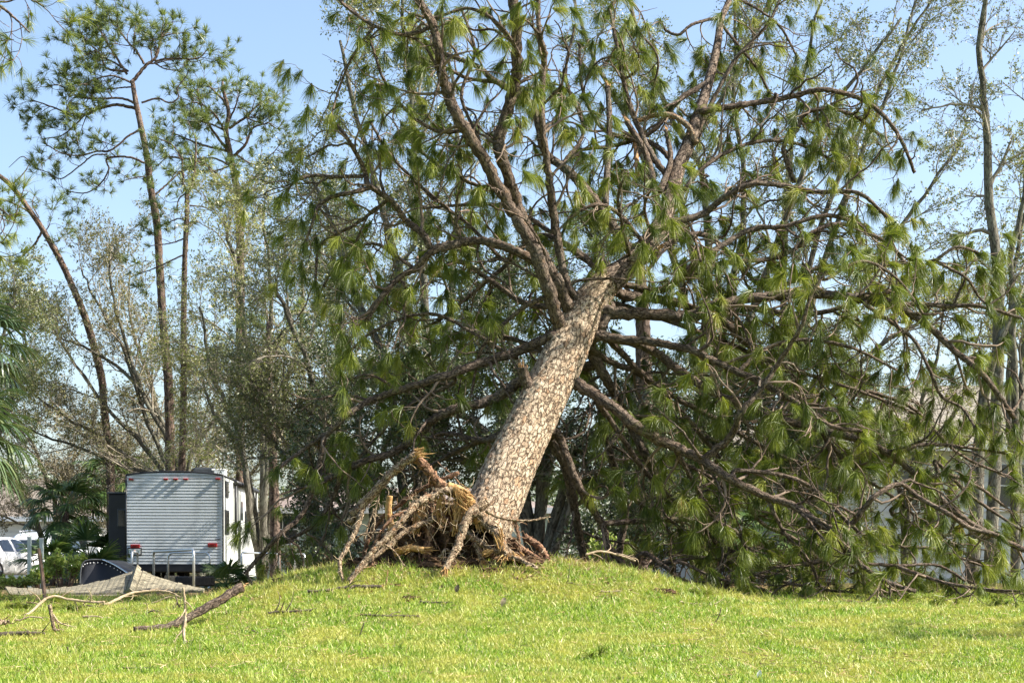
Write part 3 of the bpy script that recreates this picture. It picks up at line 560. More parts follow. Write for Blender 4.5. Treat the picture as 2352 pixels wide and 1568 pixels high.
# root plate
def blob(g, c, s, n=60, amp=0.18, seed=3, fr=3.0):
    u, v = np.meshgrid(np.linspace(0, 2 * math.pi, n, endpoint=False), np.linspace(0.02, math.pi - 0.02, n // 2))
    x = np.cos(u) * np.sin(v); y = np.sin(u) * np.sin(v); z = np.cos(v)
    r = 1 + amp * (lump(x * 3 + seed, y * 3 + z * 2, fr, seed) + 0.6 * lump(z * 4 + x * 3, y * 5 - x * 2, fr * 2.3, seed + 1)) + amp * 0.25 * rng.normal(size=x.shape)
    V = np.stack([x * r * s[0], y * r * s[1], z * r * s[2]], -1).reshape(-1, 3) + np.array(c)
    i = np.arange(u.shape[0] * n).reshape(u.shape); A = i[:-1]; B = np.roll(A, -1, 1); D = i[1:]; E = np.roll(D, -1, 1)
    g.add(V, np.stack([A, D, E, B], -1).reshape(-1, 4))
g = Geo(); blob(g, W(1015, 1225, 21.0), (0.52, 0.42, 0.42)); blob(g, W(945, 1262, 20.8), (0.42, 0.38, 0.22), seed=8); blob(g, W(1120, 1262, 20.75), (0.42, 0.36, 0.20), seed=5); blob(g, W(1200, 1296, 20.5), (0.42, 0.36, 0.14), seed=7); blob(g, W(870, 1304, 20.5), (0.45, 0.36, 0.14), seed=9); blob(g, W(1030, 1304, 20.35), (0.5, 0.3, 0.13), seed=4)
plate = g.build('root_plate', M['soil'], root, smooth=False)
ROOTS = [
 ([(1000, 1190), (940, 1215), (880, 1262), (820, 1312)], 7, 4, -.5, 20.4, 'root'), ([(960, 1165), (900, 1190), (860, 1250), (855, 1300)], 5, 3, -.35, 20.3, 'redroot'), ([(1080, 1230), (1130, 1262), (1190, 1284), (1235, 1304)], 7, 4, -.4, 20.3, 'root'),
 ([(806, 1196), (825, 1167), (870, 1119), (909, 1077), (955, 1044)], 11, 9, -.15, 20.25, 'root'),
 ([(952, 1044), (980, 1077), (1002, 1105), (1040, 1128), (1075, 1160)], 11, 13, .25, 20.2, 'redroot'),
 ([(833, 1170), (817, 1217), (794, 1262), (780, 1290), (788, 1338)], 7, 4, -.5, 20.2, 'root'),
 ([(1075, 1130), (1030, 1124), (988, 1141), (954, 1158), (932, 1183), (904, 1217), (867, 1254), (839, 1285), (800, 1336)], 9, 6, -.75, 20.4, 'root'),
 ([(1053, 1085), (994, 1110), (949, 1133), (915, 1161), (876, 1189), (847, 1234), (835, 1275)], 5, 5, .2, 20.5, 'redroot'),
 ([(1120, 1150), (1078, 1183), (1061, 1223), (1053, 1254), (1039, 1276), (1020, 1310)], 12, 7, -.6, 20.3, 'root'),
 ([(1030, 1118), (1060, 1130), (1084, 1160), (1100, 1200)], 12, 10, -.05, 20.35, 'splinter'),
 ([(1095, 1178), (1123, 1206), (1146, 1231), (1160, 1275)], 15, 10, -.25, 20.35, 'root'),
 ([(1115, 1172), (1151, 1189), (1213, 1195), (1264, 1186)], 4, 1.5, .2, 20.1, 'root'),
 ([(1205, 1232), (1220, 1242), (1241, 1257), (1263, 1295)], 9, 7, -.3, 20.6, 'redroot'),
 ([(1180, 1190), (1188, 1215), (1192, 1240), (1197, 1268)], 5, 3, -.1, 20.25, 'redroot'),
 ([(873, 1128), (862, 1175), (856, 1240)], 3, 2, 0, 20.2, 'root'), ([(859, 1167), (846, 1205), (836, 1240)], 2.5, 2, 0, 20.15, 'root'),
 ([(895, 1138), (892, 1170), (896, 1200), (906, 1240)], 7, 9, 0, 20.45, 'splinter'),
 ([(940, 1170), (930, 1220), (945, 1285)], 9, 12, -.1, 20.6, 'root'), ([(990, 1180), (985, 1230), (975, 1290)], 10, 9, -.1, 20.5, 'redroot'),
 ([(1045, 1200), (1090, 1240), (1110, 1290)], 9, 8, -.2, 20.4, 'root'), ([(810, 1246), (830, 1228), (870, 1222), (910, 1226)], 2.5, 1.5, 0, 20.1, 'root'),
 ([(880, 1248), (905, 1265), (930, 1300)], 2.5, 1.5, 0, 19.95, 'root'), ([(1010, 1280), (1025, 1262), (1050, 1275)], 4, 2, 0, 20.0, 'root'),
 ([(905, 1270), (940, 1258), (975, 1262)], 9, 7, -.1, 20.3, 'splinter'),
 ([(1140, 1240), (1165, 1262), (1200, 1290)], 8, 6, -.2, 20.3, 'root'), ([(1185, 1250), (1225, 1275), (1262, 1300)], 6, 5, -.1, 20.4, 'redroot'),
]
for pts, r0, r1, dY, Y0, m_ in ROOTS:
    n = len(pts); sp = smooth_path([[p[0], p[1], Y0 + dY * i / (n - 1), r0 + (r1 - r0) * i / (n - 1)] for i, p in enumerate(pts)], 9 * n)
    P = np.array([W(a, b, c) for a, b, c, d in sp]); R = sp[:, 3] / F * sp[:, 2]; q_ = .25 if m_ == 'splinter' else 1; P[1:-1] += rng.normal(size=P[1:-1].shape) * R[1:-1, None] * 0.13 * q_
    g = Geo(); tubes(g, P, R * (1 + 0.10 * q_ * rng.normal(size=len(R))), 14, rough=0.09 * q_); ro = g.build('root', M[m_], root, bark=True)
    L = np.linalg.norm(np.diff(P, axis=0), axis=1).sum(); k = int(3 + L * 9)
    A, RA = grow(P[None], R[None], k, 0.20, (0.6, 1.5), up=-1.2, t0=0.0, K=8, wob=0.35, curv=2.5, rr=0.3, rmax=0.005, rmin=0.0012)
    g = Geo(); tubes(g, A, RA, 4, cap=False); g.build('rootlets', M['root' if m_ != 'redroot' else 'redroot'], ro)
    # torn end
    if r1 >= 7:
        g = Geo(); m = 26; d = nrm(P[-1] - P[-2]); st_ = P[-1] + rng.normal(size=(m, 3)) * R[-1] * 0.5
        Q = st_[:, None, :] + (d + 0.3 * rng.normal(size=(m, 3)))[:, None, :] * (np.linspace(-0.04, 1, 4)[None, :, None] * rng.uniform(0.03, 0.11, m)[:, None, None])
        tubes(g, Q, np.linspace(0.010, 0.002, 4)[None] * np.ones((m, 1)), 4); g.build('splinters', M['splinter'], ro, smooth=False)
gt = []
for i in range(34):
    c = W(rng.uniform(900, 1110), rng.uniform(1140, 1250), 20.75 + rng.uniform(-.25, .25)); d = nrm(np.array([rng.normal() * .8, -.9, rng.normal() * .5 - .35])); L = rng.uniform(.3, .75); P = [c]
    cv = rng.normal(size=3) * .35
    for k_ in range(9): d = nrm(d + cv * .4 + np.array([0, .03, -.17]) + .16 * rng.normal(size=3)); P.append(P[-1] + d * L / 9)
    P = np.array(P); P[:, 2] = np.maximum(P[:, 2], gz(P[:, 0], P[:, 1]) - .03); g = Geo(); r0_ = rng.uniform(.008, .024)
    tubes(g, smooth_path(P, 26), np.linspace(r0_, r0_ * .3, 26) * (1 + .1 * rng.normal(size=26)), 9, rough=.1); g.build('root', M['root' if rng.random() < .4 else 'redroot'], root, bark=True)
# torn yellow heartwood
for cx, cy_, Y_, wx, hh, k, tilt in [(1008, 1168, 20.40, .07, .20, 34, .2), (1050, 1182, 20.33, .09, .24, 60, -.1), (962, 1185, 20.45, .06, .22, 26, .35), (925, 1262, 20.2, .12, .07, 20, 1.2),
                                 (1150, 1240, 20.12, .05, .15, 26, -.3), (1122, 1266, 20.12, .08, .07, 24, .9), (1175, 1278, 20.1, .12, .07, 34, -.9), (1068, 1140, 20.22, .05, .15, 40, -1.0)]:
    g = Geo(); c = W(cx, cy_, Y_); st_ = c + rng.normal(size=(k, 3)) * np.array([wx * .45, .05, hh * .35])
    d = nrm(np.array([math.sin(tilt), -0.25, math.cos(tilt)]) + 0.22 * rng.normal(size=(k, 3)))
    Q = st_[:, None, :] + d[:, None, :] * (np.linspace(-0.5, 0.5, 5)[None, :, None] * hh * rng.uniform(0.7, 1.7, k)[:, None, None]) + 0.004 * rng.normal(size=(k, 5, 3))
    tubes(g, Q, (np.array([1, 1, .9, .6, .15])[None] * rng.uniform(0.003, 0.011, k)[:, None]), 5, rough=.05); g.build('torn_wood', M['splinter'], root, smooth=False)
# grass tufts and fibre clinging to the plate
g = Geo(); A, RA = grow(np.stack([[W(930, 1150, 20.4), W(1000, 1150, 20.3), W(1080, 1200, 20.2), W(1150, 1260, 20.2), W(1230, 1290, 20.3)]]), np.full((1, 5), .02), 120, .26, (0.6, 1.6), up=-0.9, t0=0, K=8, wob=.3, curv=3, rmax=.003, rmin=.0012)
A += rng.normal(size=(len(A), 1, 3)) * np.array([.18, .12, .10]); tubes(g, A, RA, 4, cap=False); g.build('root_fibres', M['root'], root)

# ================================================================ standing pines
def z2(x, y): return (x * .328125, y * .328125)
def pine(label, trunk, branches, Y, group=None, tn=40, tl=.27, dens=1.0, mat_n='needle2', wd=.011, spread=.62, drop=0.0, dead=()):
    n = len(trunk); sp = smooth_path([list(p) for p in trunk], 14 * n)
    b = W(sp[0, 0], sp[0, 1], Y); b[2] = float(gz(b[0], b[1]))
    r = thing('pine_tree', label, 'tree', tuple(b), 0, group)
    P = np.array([W(a, c, Y) for a, c, d in sp]); P[:, 1] += 0.25 * np.sin(np.linspace(0, 6, len(P))); R = sp[:, 2] / F * Y; P[0, 2] = b[2] - .1
    g = Geo(); tubes(g, P, R, 14, rough=.05); g.build('trunk', M['pbark'], r, bark=True)
    gb = Geo(); gn = Geo(); allP = [P]
    for k, (pts, r0, r1, dY, q) in enumerate(branches):
        m = len(pts); s = smooth_path([[p[0], p[1], r0 + (r1 - r0) * i / (m - 1), i / (m - 1)] for i, p in enumerate(pts)], 8 * m)
        y0 = Y
        B = np.array([W(a, c, Y + dY * t) for a, c, d, t in s]); rb = s[:, 2] / F * Y; B += rng.normal(size=B.shape) * rb[:, None] * .15
        tubes(gb, B, rb, 7)
        if q <= 0: continue
        L = np.linalg.norm(np.diff(B, axis=0), axis=1).sum(); nb = max(3, int(L * (3.2 + (0.6 if q >= 1.2 else 0)) * q * dens))
        A, RA = grow(B[None], rb[None], nb, .85, (.4, 1.15), up=.6 - drop, t0=.25, K=7, wob=.16, curv=1.6, rr=.55, rmax=.03, tl=.2, rmin=.006)
        D, RD = grow(A, RA, 4, .42, (.4, 1.1), up=.3 - drop, t0=.35, K=5, wob=.15, curv=1.2, rr=.7, tl=.1, rmin=.005)
        tubes(gb, A, RA, 4, cap=False); tubes(gb, D, RD, 3, cap=False)
        e = np.concatenate([A[:, -1], D[:, -1], B[-1:]]); dr = nrm(np.concatenate([A[:, -1] - A[:, -2], D[:, -1] - D[:, -2], B[-1:] - B[-2:-1]]))
        kp = rng.random(len(e)) < .9
        tufts(gn, e[kp], nrm(dr[kp] + np.array([0, 0, .5 - drop])), tn, tl, spread, .25, wd, .08)
    gb.build('branches', M['pbark'], r, bark=True)
    if gn.n: gn.build('crown', M[mat_n], r, smooth=False, fol=True)
    return r
def zz(*p): return [z2(*q) for q in p]
pine('tallest standing pine left of centre with wide tufted crown above the trailer',
     [(389, 1345, 12), (388, 1200, 11), (387, 1076, 11), (383, 883, 10.5), (373, 767, 9.5), (365, 612, 9), (361, 514, 8.5), (349, 436, 8), (341, 361, 7), (328, 295, 6.5), (315, 236, 6), (305, 187, 5)],
     [(zz((930, 570), (1020, 460), (1090, 400), (1130, 260), (1160, 170)), 4.5, 1.8, .4, 1.5), (zz((1010, 450), (950, 350), (900, 300), (830, 200), (820, 120)), 3, 1.5, -.3, 1.6),
      (zz((1085, 430), (1200, 410), (1380, 410), (1450, 350)), 3, 1.2, .3, 1.3), (zz((920, 580), (850, 550), (770, 530), (650, 560), (560, 590), (400, 520)), 2.5, 1.2, -.4, 1.2),
      (zz((940, 720), (850, 690), (700, 690), (560, 680), (420, 600), (350, 600)), 3, 1.3, -.5, 1.3), (zz((950, 760), (820, 735), (700, 760), (600, 800), (480, 790), (340, 740), (220, 700)), 4, 1.3, .5, 1.3),
      (zz((600, 800), (520, 880), (430, 950), (310, 970)), 2, 1.2, .3, .8), (zz((975, 910), (890, 960), (780, 1050), (680, 1060), (560, 1090), (430, 1070), (320, 1010)), 2.6, 1.2, -.3, .9),
      (zz((1010, 1140), (900, 1100), (750, 1110), (760, 1190), (700, 1290), (600, 1350), (480, 1340)), 2.8, 1.2, .4, .8), (zz((750, 1080), (650, 1090), (560, 1160), (430, 1250), (340, 1210), (260, 1180)), 2, 1, .2, .7),
      (zz((990, 720), (1100, 690), (1190, 720), (1250, 680), (1240, 620), (1300, 540), (1320, 490)), 2.4, 1, .2, 0), (zz((1030, 1240), (960, 1240), (850, 1270)), 1.5, .8, .1, .15),
      (zz((1090, 1360), (1190, 1270), (1260, 1210), (1330, 1180)), 2.4, 1.2, .3, .9), (zz((890, 500), (750, 480), (700, 380), (620, 300), (560, 230)), 3, 1.3, -.2, 1.5),
      (zz((890, 520), (800, 380), (720, 250), (700, 180)), 3, 1.3, .4, 1.5), (zz((900, 500), (760, 420), (640, 380), (520, 340)), 2.5, 1.2, .5, 1.3), (zz((1130, 260), (1200, 240), (1290, 230)), 2, 1, 0, 1.6),
      (zz((940, 380), (940, 250), (960, 130)), 2, 1, .2, 1.5), (zz((915, 610), (800, 620), (680, 640)), 2, 1, .3, 1.2), (zz((1080, 440), (1150, 480), (1260, 500)), 2, 1, .4, 1.0)], 48, 'pines standing behind the trailer', tl=.27)
pine('round-crowned pine right of the tallest pine rising from the pale foliage',
     [(552, 1345, 11), (550, 900, 10), (549, 600, 9.5), (545, 460, 8.5), (535, 394, 7), (528, 348, 6.5), (522, 305, 5.5), (528, 262, 4.5), (515, 210, 3.5), (512, 184, 2)],
     [(zz((1600, 900), (1720, 820), (1800, 740), (1860, 700)), 3.5, 1.5, .3, 1.4), (zz((1640, 1090), (1720, 1010), (1770, 900), (1880, 860)), 4, 1.5, -.2, 1.3), (zz((1590, 1050), (1480, 900), (1420, 780), (1380, 620)), 3.5, 1.5, -.3, 1.4),
      (zz((1600, 1060), (1400, 1010), (1280, 960), (1210, 930)), 3, 1.2, .3, .4), (zz((1610, 1160), (1500, 1110), (1350, 1110), (1150, 1100)), 2.6, 1.2, .3, .4), (zz((1620, 1340), (1500, 1200), (1380, 1130), (1280, 1110)), 3, 1.2, -.2, .3),
      (zz((1590, 950), (1500, 800), (1380, 720), (1290, 740)), 3, 1.2, -.2, 1.3), (zz((1650, 1080), (1780, 1150), (1900, 1080), (1960, 1010)), 2, 1, .2, .8), (zz((1680, 1330), (1780, 1240), (1830, 1200)), 3, 1.5, .2, .4),
      (zz((1610, 800), (1560, 700), (1480, 620), (1420, 560)), 3, 1.2, .4, 1.4), (zz((1600, 850), (1650, 740), (1680, 640)), 2.5, 1.2, -.4, 1.4), (zz((1720, 820), (1800, 850), (1900, 800)), 2, 1, .1, 1.2), (zz((1590, 920), (1450, 860), (1330, 850), (1260, 830)), 2.4, 1.2, .5, 1.2),
      (zz((1880, 860), (1940, 900), (1975, 860)), 1.6, 1, 0, 1.0), (zz((1640, 1150), (1560, 1180), (1480, 1200)), 2, 1, .4, .9)], 52, 'pines standing behind the trailer', tl=.28)
pine('slim fork-topped pine between the two crowned pines behind the trailer',
     [(414, 1345, 8.5), (414, 1076, 8), (418, 883, 7.5), (421, 767, 7), (427, 612, 6), (433, 496, 5.5), (431, 443, 5)],
     [([(431, 443), (421, 420), (418, 364)], 3.5, 2, .1, .5), ([(431, 443), (442, 423), (449, 371), (450, 318)], 3.5, 2, 0, .5), (zz((1280, 1120), (1210, 1020), (1110, 970), (1060, 960)), 2.5, 1, .2, .7), (zz((1315, 1340), (1250, 1400), (1240, 1500)), 2, 1, .1, .8),
      (zz((1330, 1440), (1430, 1450), (1500, 1490)), 2, 1, .2, .3), (zz((1280, 1110), (1180, 1100), (1100, 1160)), 2, 1, .3, .8), ([(426, 546), (394, 558), (340, 565)], 2, 1, .2, 1.0), ([(422, 585), (350, 618), (318, 628)], 2, 1, .1, .6),
      (zz((1370, 1130), (1440, 1150), (1500, 1230)), 2, 1, .2, .9), (zz((1330, 1560), (1250, 1530), (1180, 1560)), 2, 1, .2, .9)], 47, 'pines standing behind the trailer', tl=.30)
pine('bare pine at far left bowed over to the left with few tufts',
     [(256, 1345, 10), (252, 1100, 9.5), (245, 1020, 9), (234, 930, 9), (230, 873, 9), (215, 803, 9), (192, 723, 8), (169, 663, 7.5), (140, 597, 7), (103, 531, 6.5), (75, 489, 6), (33, 433, 5.5), (0, 405, 5), (-60, 365, 4)],
     [([(97, 530), (80, 560), (50, 590), (20, 620), (-20, 632)], 3, 1, .3, .8), ([(70, 489), (47, 475), (14, 461), (-20, 455)], 2.5, 1, -.2, .7), ([(28, 424), (56, 396), (70, 372)], 2, .8, .1, 0), ([(70, 372), (50, 360), (20, 385)], 1.4, .6, .1, 0), ([(101, 552), (131, 555), (138, 548)], 1.5, .8, .1, .5),
      ([(90, 500), (75, 470), (80, 445)], 1.5, .8, .1, .5), ([(0, 420), (-10, 460), (10, 520), (-20, 560)], 2, 1, .1, .8), ([(103, 531), (112, 520), (116, 505)], 1.5, .8, 0, .4)], 50.5, None, tn=26, tl=.30, wd=.011)
pine('pine at the left edge reaching one needled bough into the top corner',
     [(-330, 1380, 30), (-320, 900, 26), (-300, 400, 22), (-280, 60, 18), (-270, -120, 14)],
     [([(-290, 60), (-150, -20), (-40, -5), (10, 22), (40, 48), (68, 75)], 6, 1.5, -.6, .8), ([(-40, -5), (10, 5), (50, -5), (85, 5)], 3, 1, .2, .9), ([(-290, 420), (-160, 430), (-60, 450), (0, 480), (25, 500)], 5, 1.5, .3, .6), ([(-290, 560), (-120, 540), (-40, 545), (10, 560)], 4, 1.5, -.3, .6),
      ([(-280, 0), (-380, -60), (-480, -80)], 6, 2, .2, .9)], 23, None, tn=46, tl=.26, wd=.005, spread=.4, drop=.5, mat_n='needle')
pine('straight pine trunk behind the left edge of the fallen crown',
     [(632, 1345, 13), (628, 1200, 12), (624, 1000, 10), (620, 860, 8), (617, 740, 4)], [([(620, 850), (580, 800), (550, 780)], 3, 1, .4, .7), ([(619, 800), (660, 750), (690, 730)], 3, 1, -.3, .8)], 43, None, tl=.3)
pine('dark pine trunk straight behind the torn root plate', [(1475, 1345, 24), (1480, 1000, 22), (1478, 800, 18), (1470, 650, 12), (1462, 560, 6)], [([(1472, 700), (1400, 620), (1340, 590)], 5, 2, .3, .9), ([(1470, 640), (1540, 560), (1600, 500)], 5, 2, .3, .9)], 33, None, tl=.28, tn=34, wd=.008)

# ================================================================ broadleaf trees
def oak(name, label, Y, stems, r0, leafm, n1=7, n2=7, n3=6, L1=2.6, L2=1.3, L3=.6, nl=9, ll=.075, up=.5, t0=.25, group='broadleaf trees behind the fallen pine', keep=1.0, twigm='otwig', lw=.4, dz=1.5, barkm='obark'):
    b = W(stems[0][0][0], 1300, Y); b[2] = float(gz(b[0], b[1]))
    r = thing(name, label, 'tree', tuple(b), 0, group)
    g = Geo(); SP = []; SR = []
    for pts in stems:
        m = len(pts); q0 = rng.uniform(-dz, dz)
        s = smooth_path([[p[0], p[1], i / (m - 1)] for i, p in enumerate(pts)], 26)
        P = np.array([W(a, c, Y + q0 * t) for a, c, t in s]); P[1:] += np.cumsum(rng.normal(size=(25, 3)) * .03, 0)
        rr_ = (r0 * pts_scale(pts) * np.linspace(1, .25, 26)) / F * Y
        SP.append(P); SR.append(rr_); tubes(g, P, rr_, 9)
    g.build('trunk', M[barkm], r, bark=True)
    SP = np.array(SP); SR = np.array(SR)
    A, RA = grow(SP, SR, n1, L1, (.35, .95), up=up, t0=t0, K=8, wob=.12, curv=.7, rr=.5, rmax=.06, rmin=.010)
    B, RB = grow(A, RA, n2, L2, (.35, 1.0), up=up * .6, t0=.2, K=6, wob=.15, curv=.8, rr=.6, rmin=.006)
    D, RD = grow(B, RB, int(n3 * 1.6), L3 * 1.2, (.3, 1.1), up=up * .3, t0=.15, K=4, wob=.2, curv=.8, rr=.7, rmin=.0035)
    g = Geo(); tubes(g, A, RA, 5, cap=False); tubes(g, B, RB, 3, cap=False); tubes(g, D, RD, 3, cap=False); g.build('branches', M[twigm], r)
    nl = int(nl * (1.5 if twigm == 'palewig' else 2.6)); idx = np.repeat(np.arange(len(D)), nl); t = rng.uniform(.2, 1, len(idx)); p, tn, _ = at_t(D, RD, t, idx)
    if keep < 1:
        k = (lump(p[:, 0], p[:, 2], 1.1, 4) + .7 * rng.normal(size=len(p)) * .5) < (keep * 2 - 1); p = p[k]; tn = tn[k]
    g = Geo(); leaves(g, p + rng.normal(size=p.shape) * .03, ll, ll * lw, .3, dirs=tn * .8, sd=.35); g.build('crown', M[leafm], r, smooth=False)
    return r
def pts_scale(p): return 1.0 if len(p) < 2 else (1.0 if p[0][1] > 1000 else .6)
oak('broadleaf_tree', 'multi-stemmed tree fanning out thin sparse-leaved stems behind the trailer', 50,
    [[(420, 1345), (400, 1150), (330, 1030), (240, 930), (150, 800), (95, 690)], [(420, 1345), (390, 1100), (330, 960), (270, 800), (200, 680), (160, 600)], [(425, 1345), (400, 1080), (340, 950), (290, 790), (265, 650), (270, 580)],
     [(425, 1345), (380, 1120), (280, 1030), (160, 960), (60, 890)], [(430, 1345), (410, 1100), (360, 900), (320, 760), (320, 640)], [(420, 1345), (370, 1110), (260, 1060), (130, 1010), (30, 980)],
     [(425, 1345), (430, 1100), (490, 980), (560, 920), (640, 890)], [(425, 1345), (440, 1120), (520, 1030), (600, 1000)], [(420, 1345), (390, 1050), (300, 880), (180, 790), (110, 760)]], 7, 'leafE', 9, 7, 5, 2.2, 1.2, .55, 5, .085, .7, .3, keep=.8, twigm='palewig')
oak('broadleaf_tree', 'pale yellow-green tree filling the space right of the slim pines', 46, [[(600, 1345), (600, 1000), (560, 760), (520, 580), (500, 500)], [(600, 1345), (610, 950), (620, 700), (600, 520)], [(600, 1345), (560, 1000), (500, 850), (470, 700)], [(600, 1345), (640, 950), (690, 750), (690, 600)], [(600, 1345), (560, 1050), (490, 960), (460, 860)]],
    9, 'leafB', 10, 8, 6, 2.3, 1.2, .55, 7, .075, .3, .25, twigm='palewig')
oak('broadleaf_tree', 'grey-twigged oak with dull green leaves behind the left boughs', 40, [[(740, 1345), (740, 1050), (700, 850), (640, 700), (620, 620)], [(740, 1345), (760, 1000), (780, 780), (760, 600), (740, 480)], [(740, 1345), (720, 1080), (640, 960), (580, 850)], [(740, 1345), (800, 1000), (880, 820), (900, 640)], [(740, 1345), (720, 1100), (650, 1060), (590, 1010)]],
    11, 'leafA', 10, 9, 7, 2.1, 1.2, .6, 4, .07, .2, .2)
oak('broadleaf_tree', 'tall thin-leaved oak rising past the upper left of the fallen crown', 36, [[(960, 1345), (960, 1000), (920, 700), (860, 450), (800, 250), (770, 100)], [(960, 1345), (980, 900), (960, 600), (930, 350), (900, 120), (890, -40)], [(960, 1345), (1000, 900), (1040, 600), (1060, 300), (1050, 50)], [(960, 1345), (900, 900), (820, 680), (760, 520), (720, 400)], [(960, 1345), (1010, 1000), (1100, 800), (1160, 640)]],
    13, 'leafA', 9, 7, 5, 2.0, 1.0, .5, 6, .075, .5, .3, keep=.95)
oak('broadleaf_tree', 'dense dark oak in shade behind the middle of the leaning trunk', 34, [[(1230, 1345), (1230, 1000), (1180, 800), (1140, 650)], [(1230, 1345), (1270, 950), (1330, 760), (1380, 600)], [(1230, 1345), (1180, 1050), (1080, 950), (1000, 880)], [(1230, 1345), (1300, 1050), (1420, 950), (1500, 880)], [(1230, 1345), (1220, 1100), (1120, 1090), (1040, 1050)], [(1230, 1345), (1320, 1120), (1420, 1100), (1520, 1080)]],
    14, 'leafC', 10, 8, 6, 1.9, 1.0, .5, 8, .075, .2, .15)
oak('broadleaf_tree', 'grey-limbed tree with steep bare forks above the middle of the crown', 37, [[(1620, 1345), (1600, 900), (1520, 500), (1440, 300), (1350, 120), (1290, -30)], [(1620, 1345), (1620, 800), (1620, 450), (1540, 280), (1480, 100), (1440, -60)], [(1620, 1345), (1640, 800), (1560, 420), (1640, 280), (1740, 120), (1800, -20)], [(1620, 1345), (1650, 800), (1700, 500), (1680, 250), (1680, -20)], [(1620, 1345), (1680, 900), (1780, 560), (1860, 340), (1950, 170), (2060, 20)]],
    11, 'leafA', 8, 6, 5, 1.9, 1.0, .5, 5, .07, .5, .35, keep=.85)
oak('broadleaf_tree', 'leaning thin-stemmed tree with pale leaves beyond the right of the crown', 41, [[(1800, 1345), (1820, 900), (1880, 560), (1980, 300), (2080, 100), (2170, -40)], [(1800, 1345), (1850, 800), (1950, 450), (2050, 180), (2120, -20)], [(1800, 1345), (1900, 850), (2020, 600), (2130, 420), (2200, 300)], [(1800, 1345), (1880, 950), (2000, 800), (2120, 720), (2200, 640)], [(1800, 1345), (1800, 700), (1820, 400), (1860, 150), (1900, -40)]],
    9, 'leafA', 9, 6, 5, 2.2, 1.1, .5, 5, .075, .4, .3, keep=.9)
oak('broadleaf_tree', 'tall straight bare-trunked tree at the right under open sky', 34, [[(2272, 1345), (2290, 900), (2282, 600), (2268, 450), (2275, 300), (2268, 180), (2278, 40), (2300, -50)]], 15, 'leafA', 12, 6, 4, 1.6, .8, .4, 3, .06, .3, .3, keep=.7)
oak('broadleaf_tree', 'forked thin tree cut by the right edge of the picture', 35, [[(2330, 1345), (2310, 900), (2300, 640), (2320, 450), (2360, 250), (2390, 60)], [(2330, 1345), (2320, 900), (2325, 700), (2340, 500), (2380, 380)], [(2330, 1345), (2350, 900), (2400, 600), (2450, 350)]], 10, 'leafB', 9, 6, 4, 1.5, .8, .4, 4, .07, .3, .3, keep=.8)
oak('broadleaf_tree', 'dark mossy leaning trunk in front of the grey-roofed house', 31, [[(2232, 1340), (2238, 1097), (2243, 945), (2268, 845), (2289, 769), (2324, 693), (2380, 620), (2440, 540)]], 17, 'leafC', 5, 5, 4, 1.2, .8, .4, 3, .06, .3, .6, keep=.7)
oak('broadleaf_tree', 'low bushy tree half hidden by the right boughs', 37, [[(2080, 1345), (2080, 1150), (2120, 950), (2160, 800), (2180, 650)], [(2080, 1345), (2100, 1100), (2200, 900), (2250, 720)], [(2080, 1345), (2060, 1120), (1980, 950), (1960, 800)]], 8, 'leafB', 8, 6, 5, 1.6, .9, .45, 5, .07, .4, .3, keep=.75)
oak('broadleaf_tree', 'brown thicket tree low at far left above the tan roof', 54, [[(120, 1345), (130, 1200), (90, 1050), (40, 950)], [(120, 1345), (140, 1180), (180, 1060), (220, 980)], [(120, 1345), (80, 1180), (0, 1080), (-60, 1000)], [(120, 1345), (160, 1200), (260, 1100), (330, 1040)]], 8, 'leafD', 9, 8, 6, 2.4, 1.2, .6, 6, .07, .1, .2)
oak('broadleaf_tree', 'brownish twiggy thicket tree just above the trailer roof', 56, [[(470, 1345), (460, 1180), (430, 1050), (380, 980)], [(470, 1345), (500, 1180), (560, 1080), (620, 1030)], [(470, 1345), (480, 1100), (480, 980)], [(470, 1345), (400, 1180), (330, 1120), (280, 1080)]], 8, 'leafE', 9, 8, 6, 2.2, 1.2, .6, 6, .08, .1, .2, twigm='palewig')
oak('broadleaf_tree', 'small green tree at the far left edge behind the palm', 45, [[(-40, 1345), (-30, 1000), (0, 800), (10, 680)], [(-40, 1345), (-10, 1000), (50, 850), (60, 760)], [(-40, 1345), (-60, 900), (-50, 700)]], 9, 'leafA', 8, 7, 5, 1.8, 1, .5, 6, .075, .3, .3)
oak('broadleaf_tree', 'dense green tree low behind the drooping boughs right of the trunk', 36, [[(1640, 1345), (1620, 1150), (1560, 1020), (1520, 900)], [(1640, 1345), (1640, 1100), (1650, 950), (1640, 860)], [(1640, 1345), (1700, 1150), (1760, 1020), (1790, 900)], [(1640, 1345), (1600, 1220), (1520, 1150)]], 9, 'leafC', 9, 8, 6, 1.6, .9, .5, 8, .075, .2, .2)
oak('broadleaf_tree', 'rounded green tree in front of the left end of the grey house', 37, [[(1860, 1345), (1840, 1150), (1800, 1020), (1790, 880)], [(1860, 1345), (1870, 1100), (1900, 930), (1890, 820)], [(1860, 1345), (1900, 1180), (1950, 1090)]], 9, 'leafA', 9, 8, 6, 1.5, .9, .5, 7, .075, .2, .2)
oak('broadleaf_tree', 'shaded tree filling the gap left of the torn root plate', 35, [[(850, 1345), (850, 1150), (820, 1000), (780, 900)], [(850, 1345), (880, 1100), (920, 960), (960, 860)], [(850, 1345), (800, 1180), (740, 1080)]], 9, 'leafC', 9, 8, 6, 1.5, .9, .5, 7, .075, .2, .2)
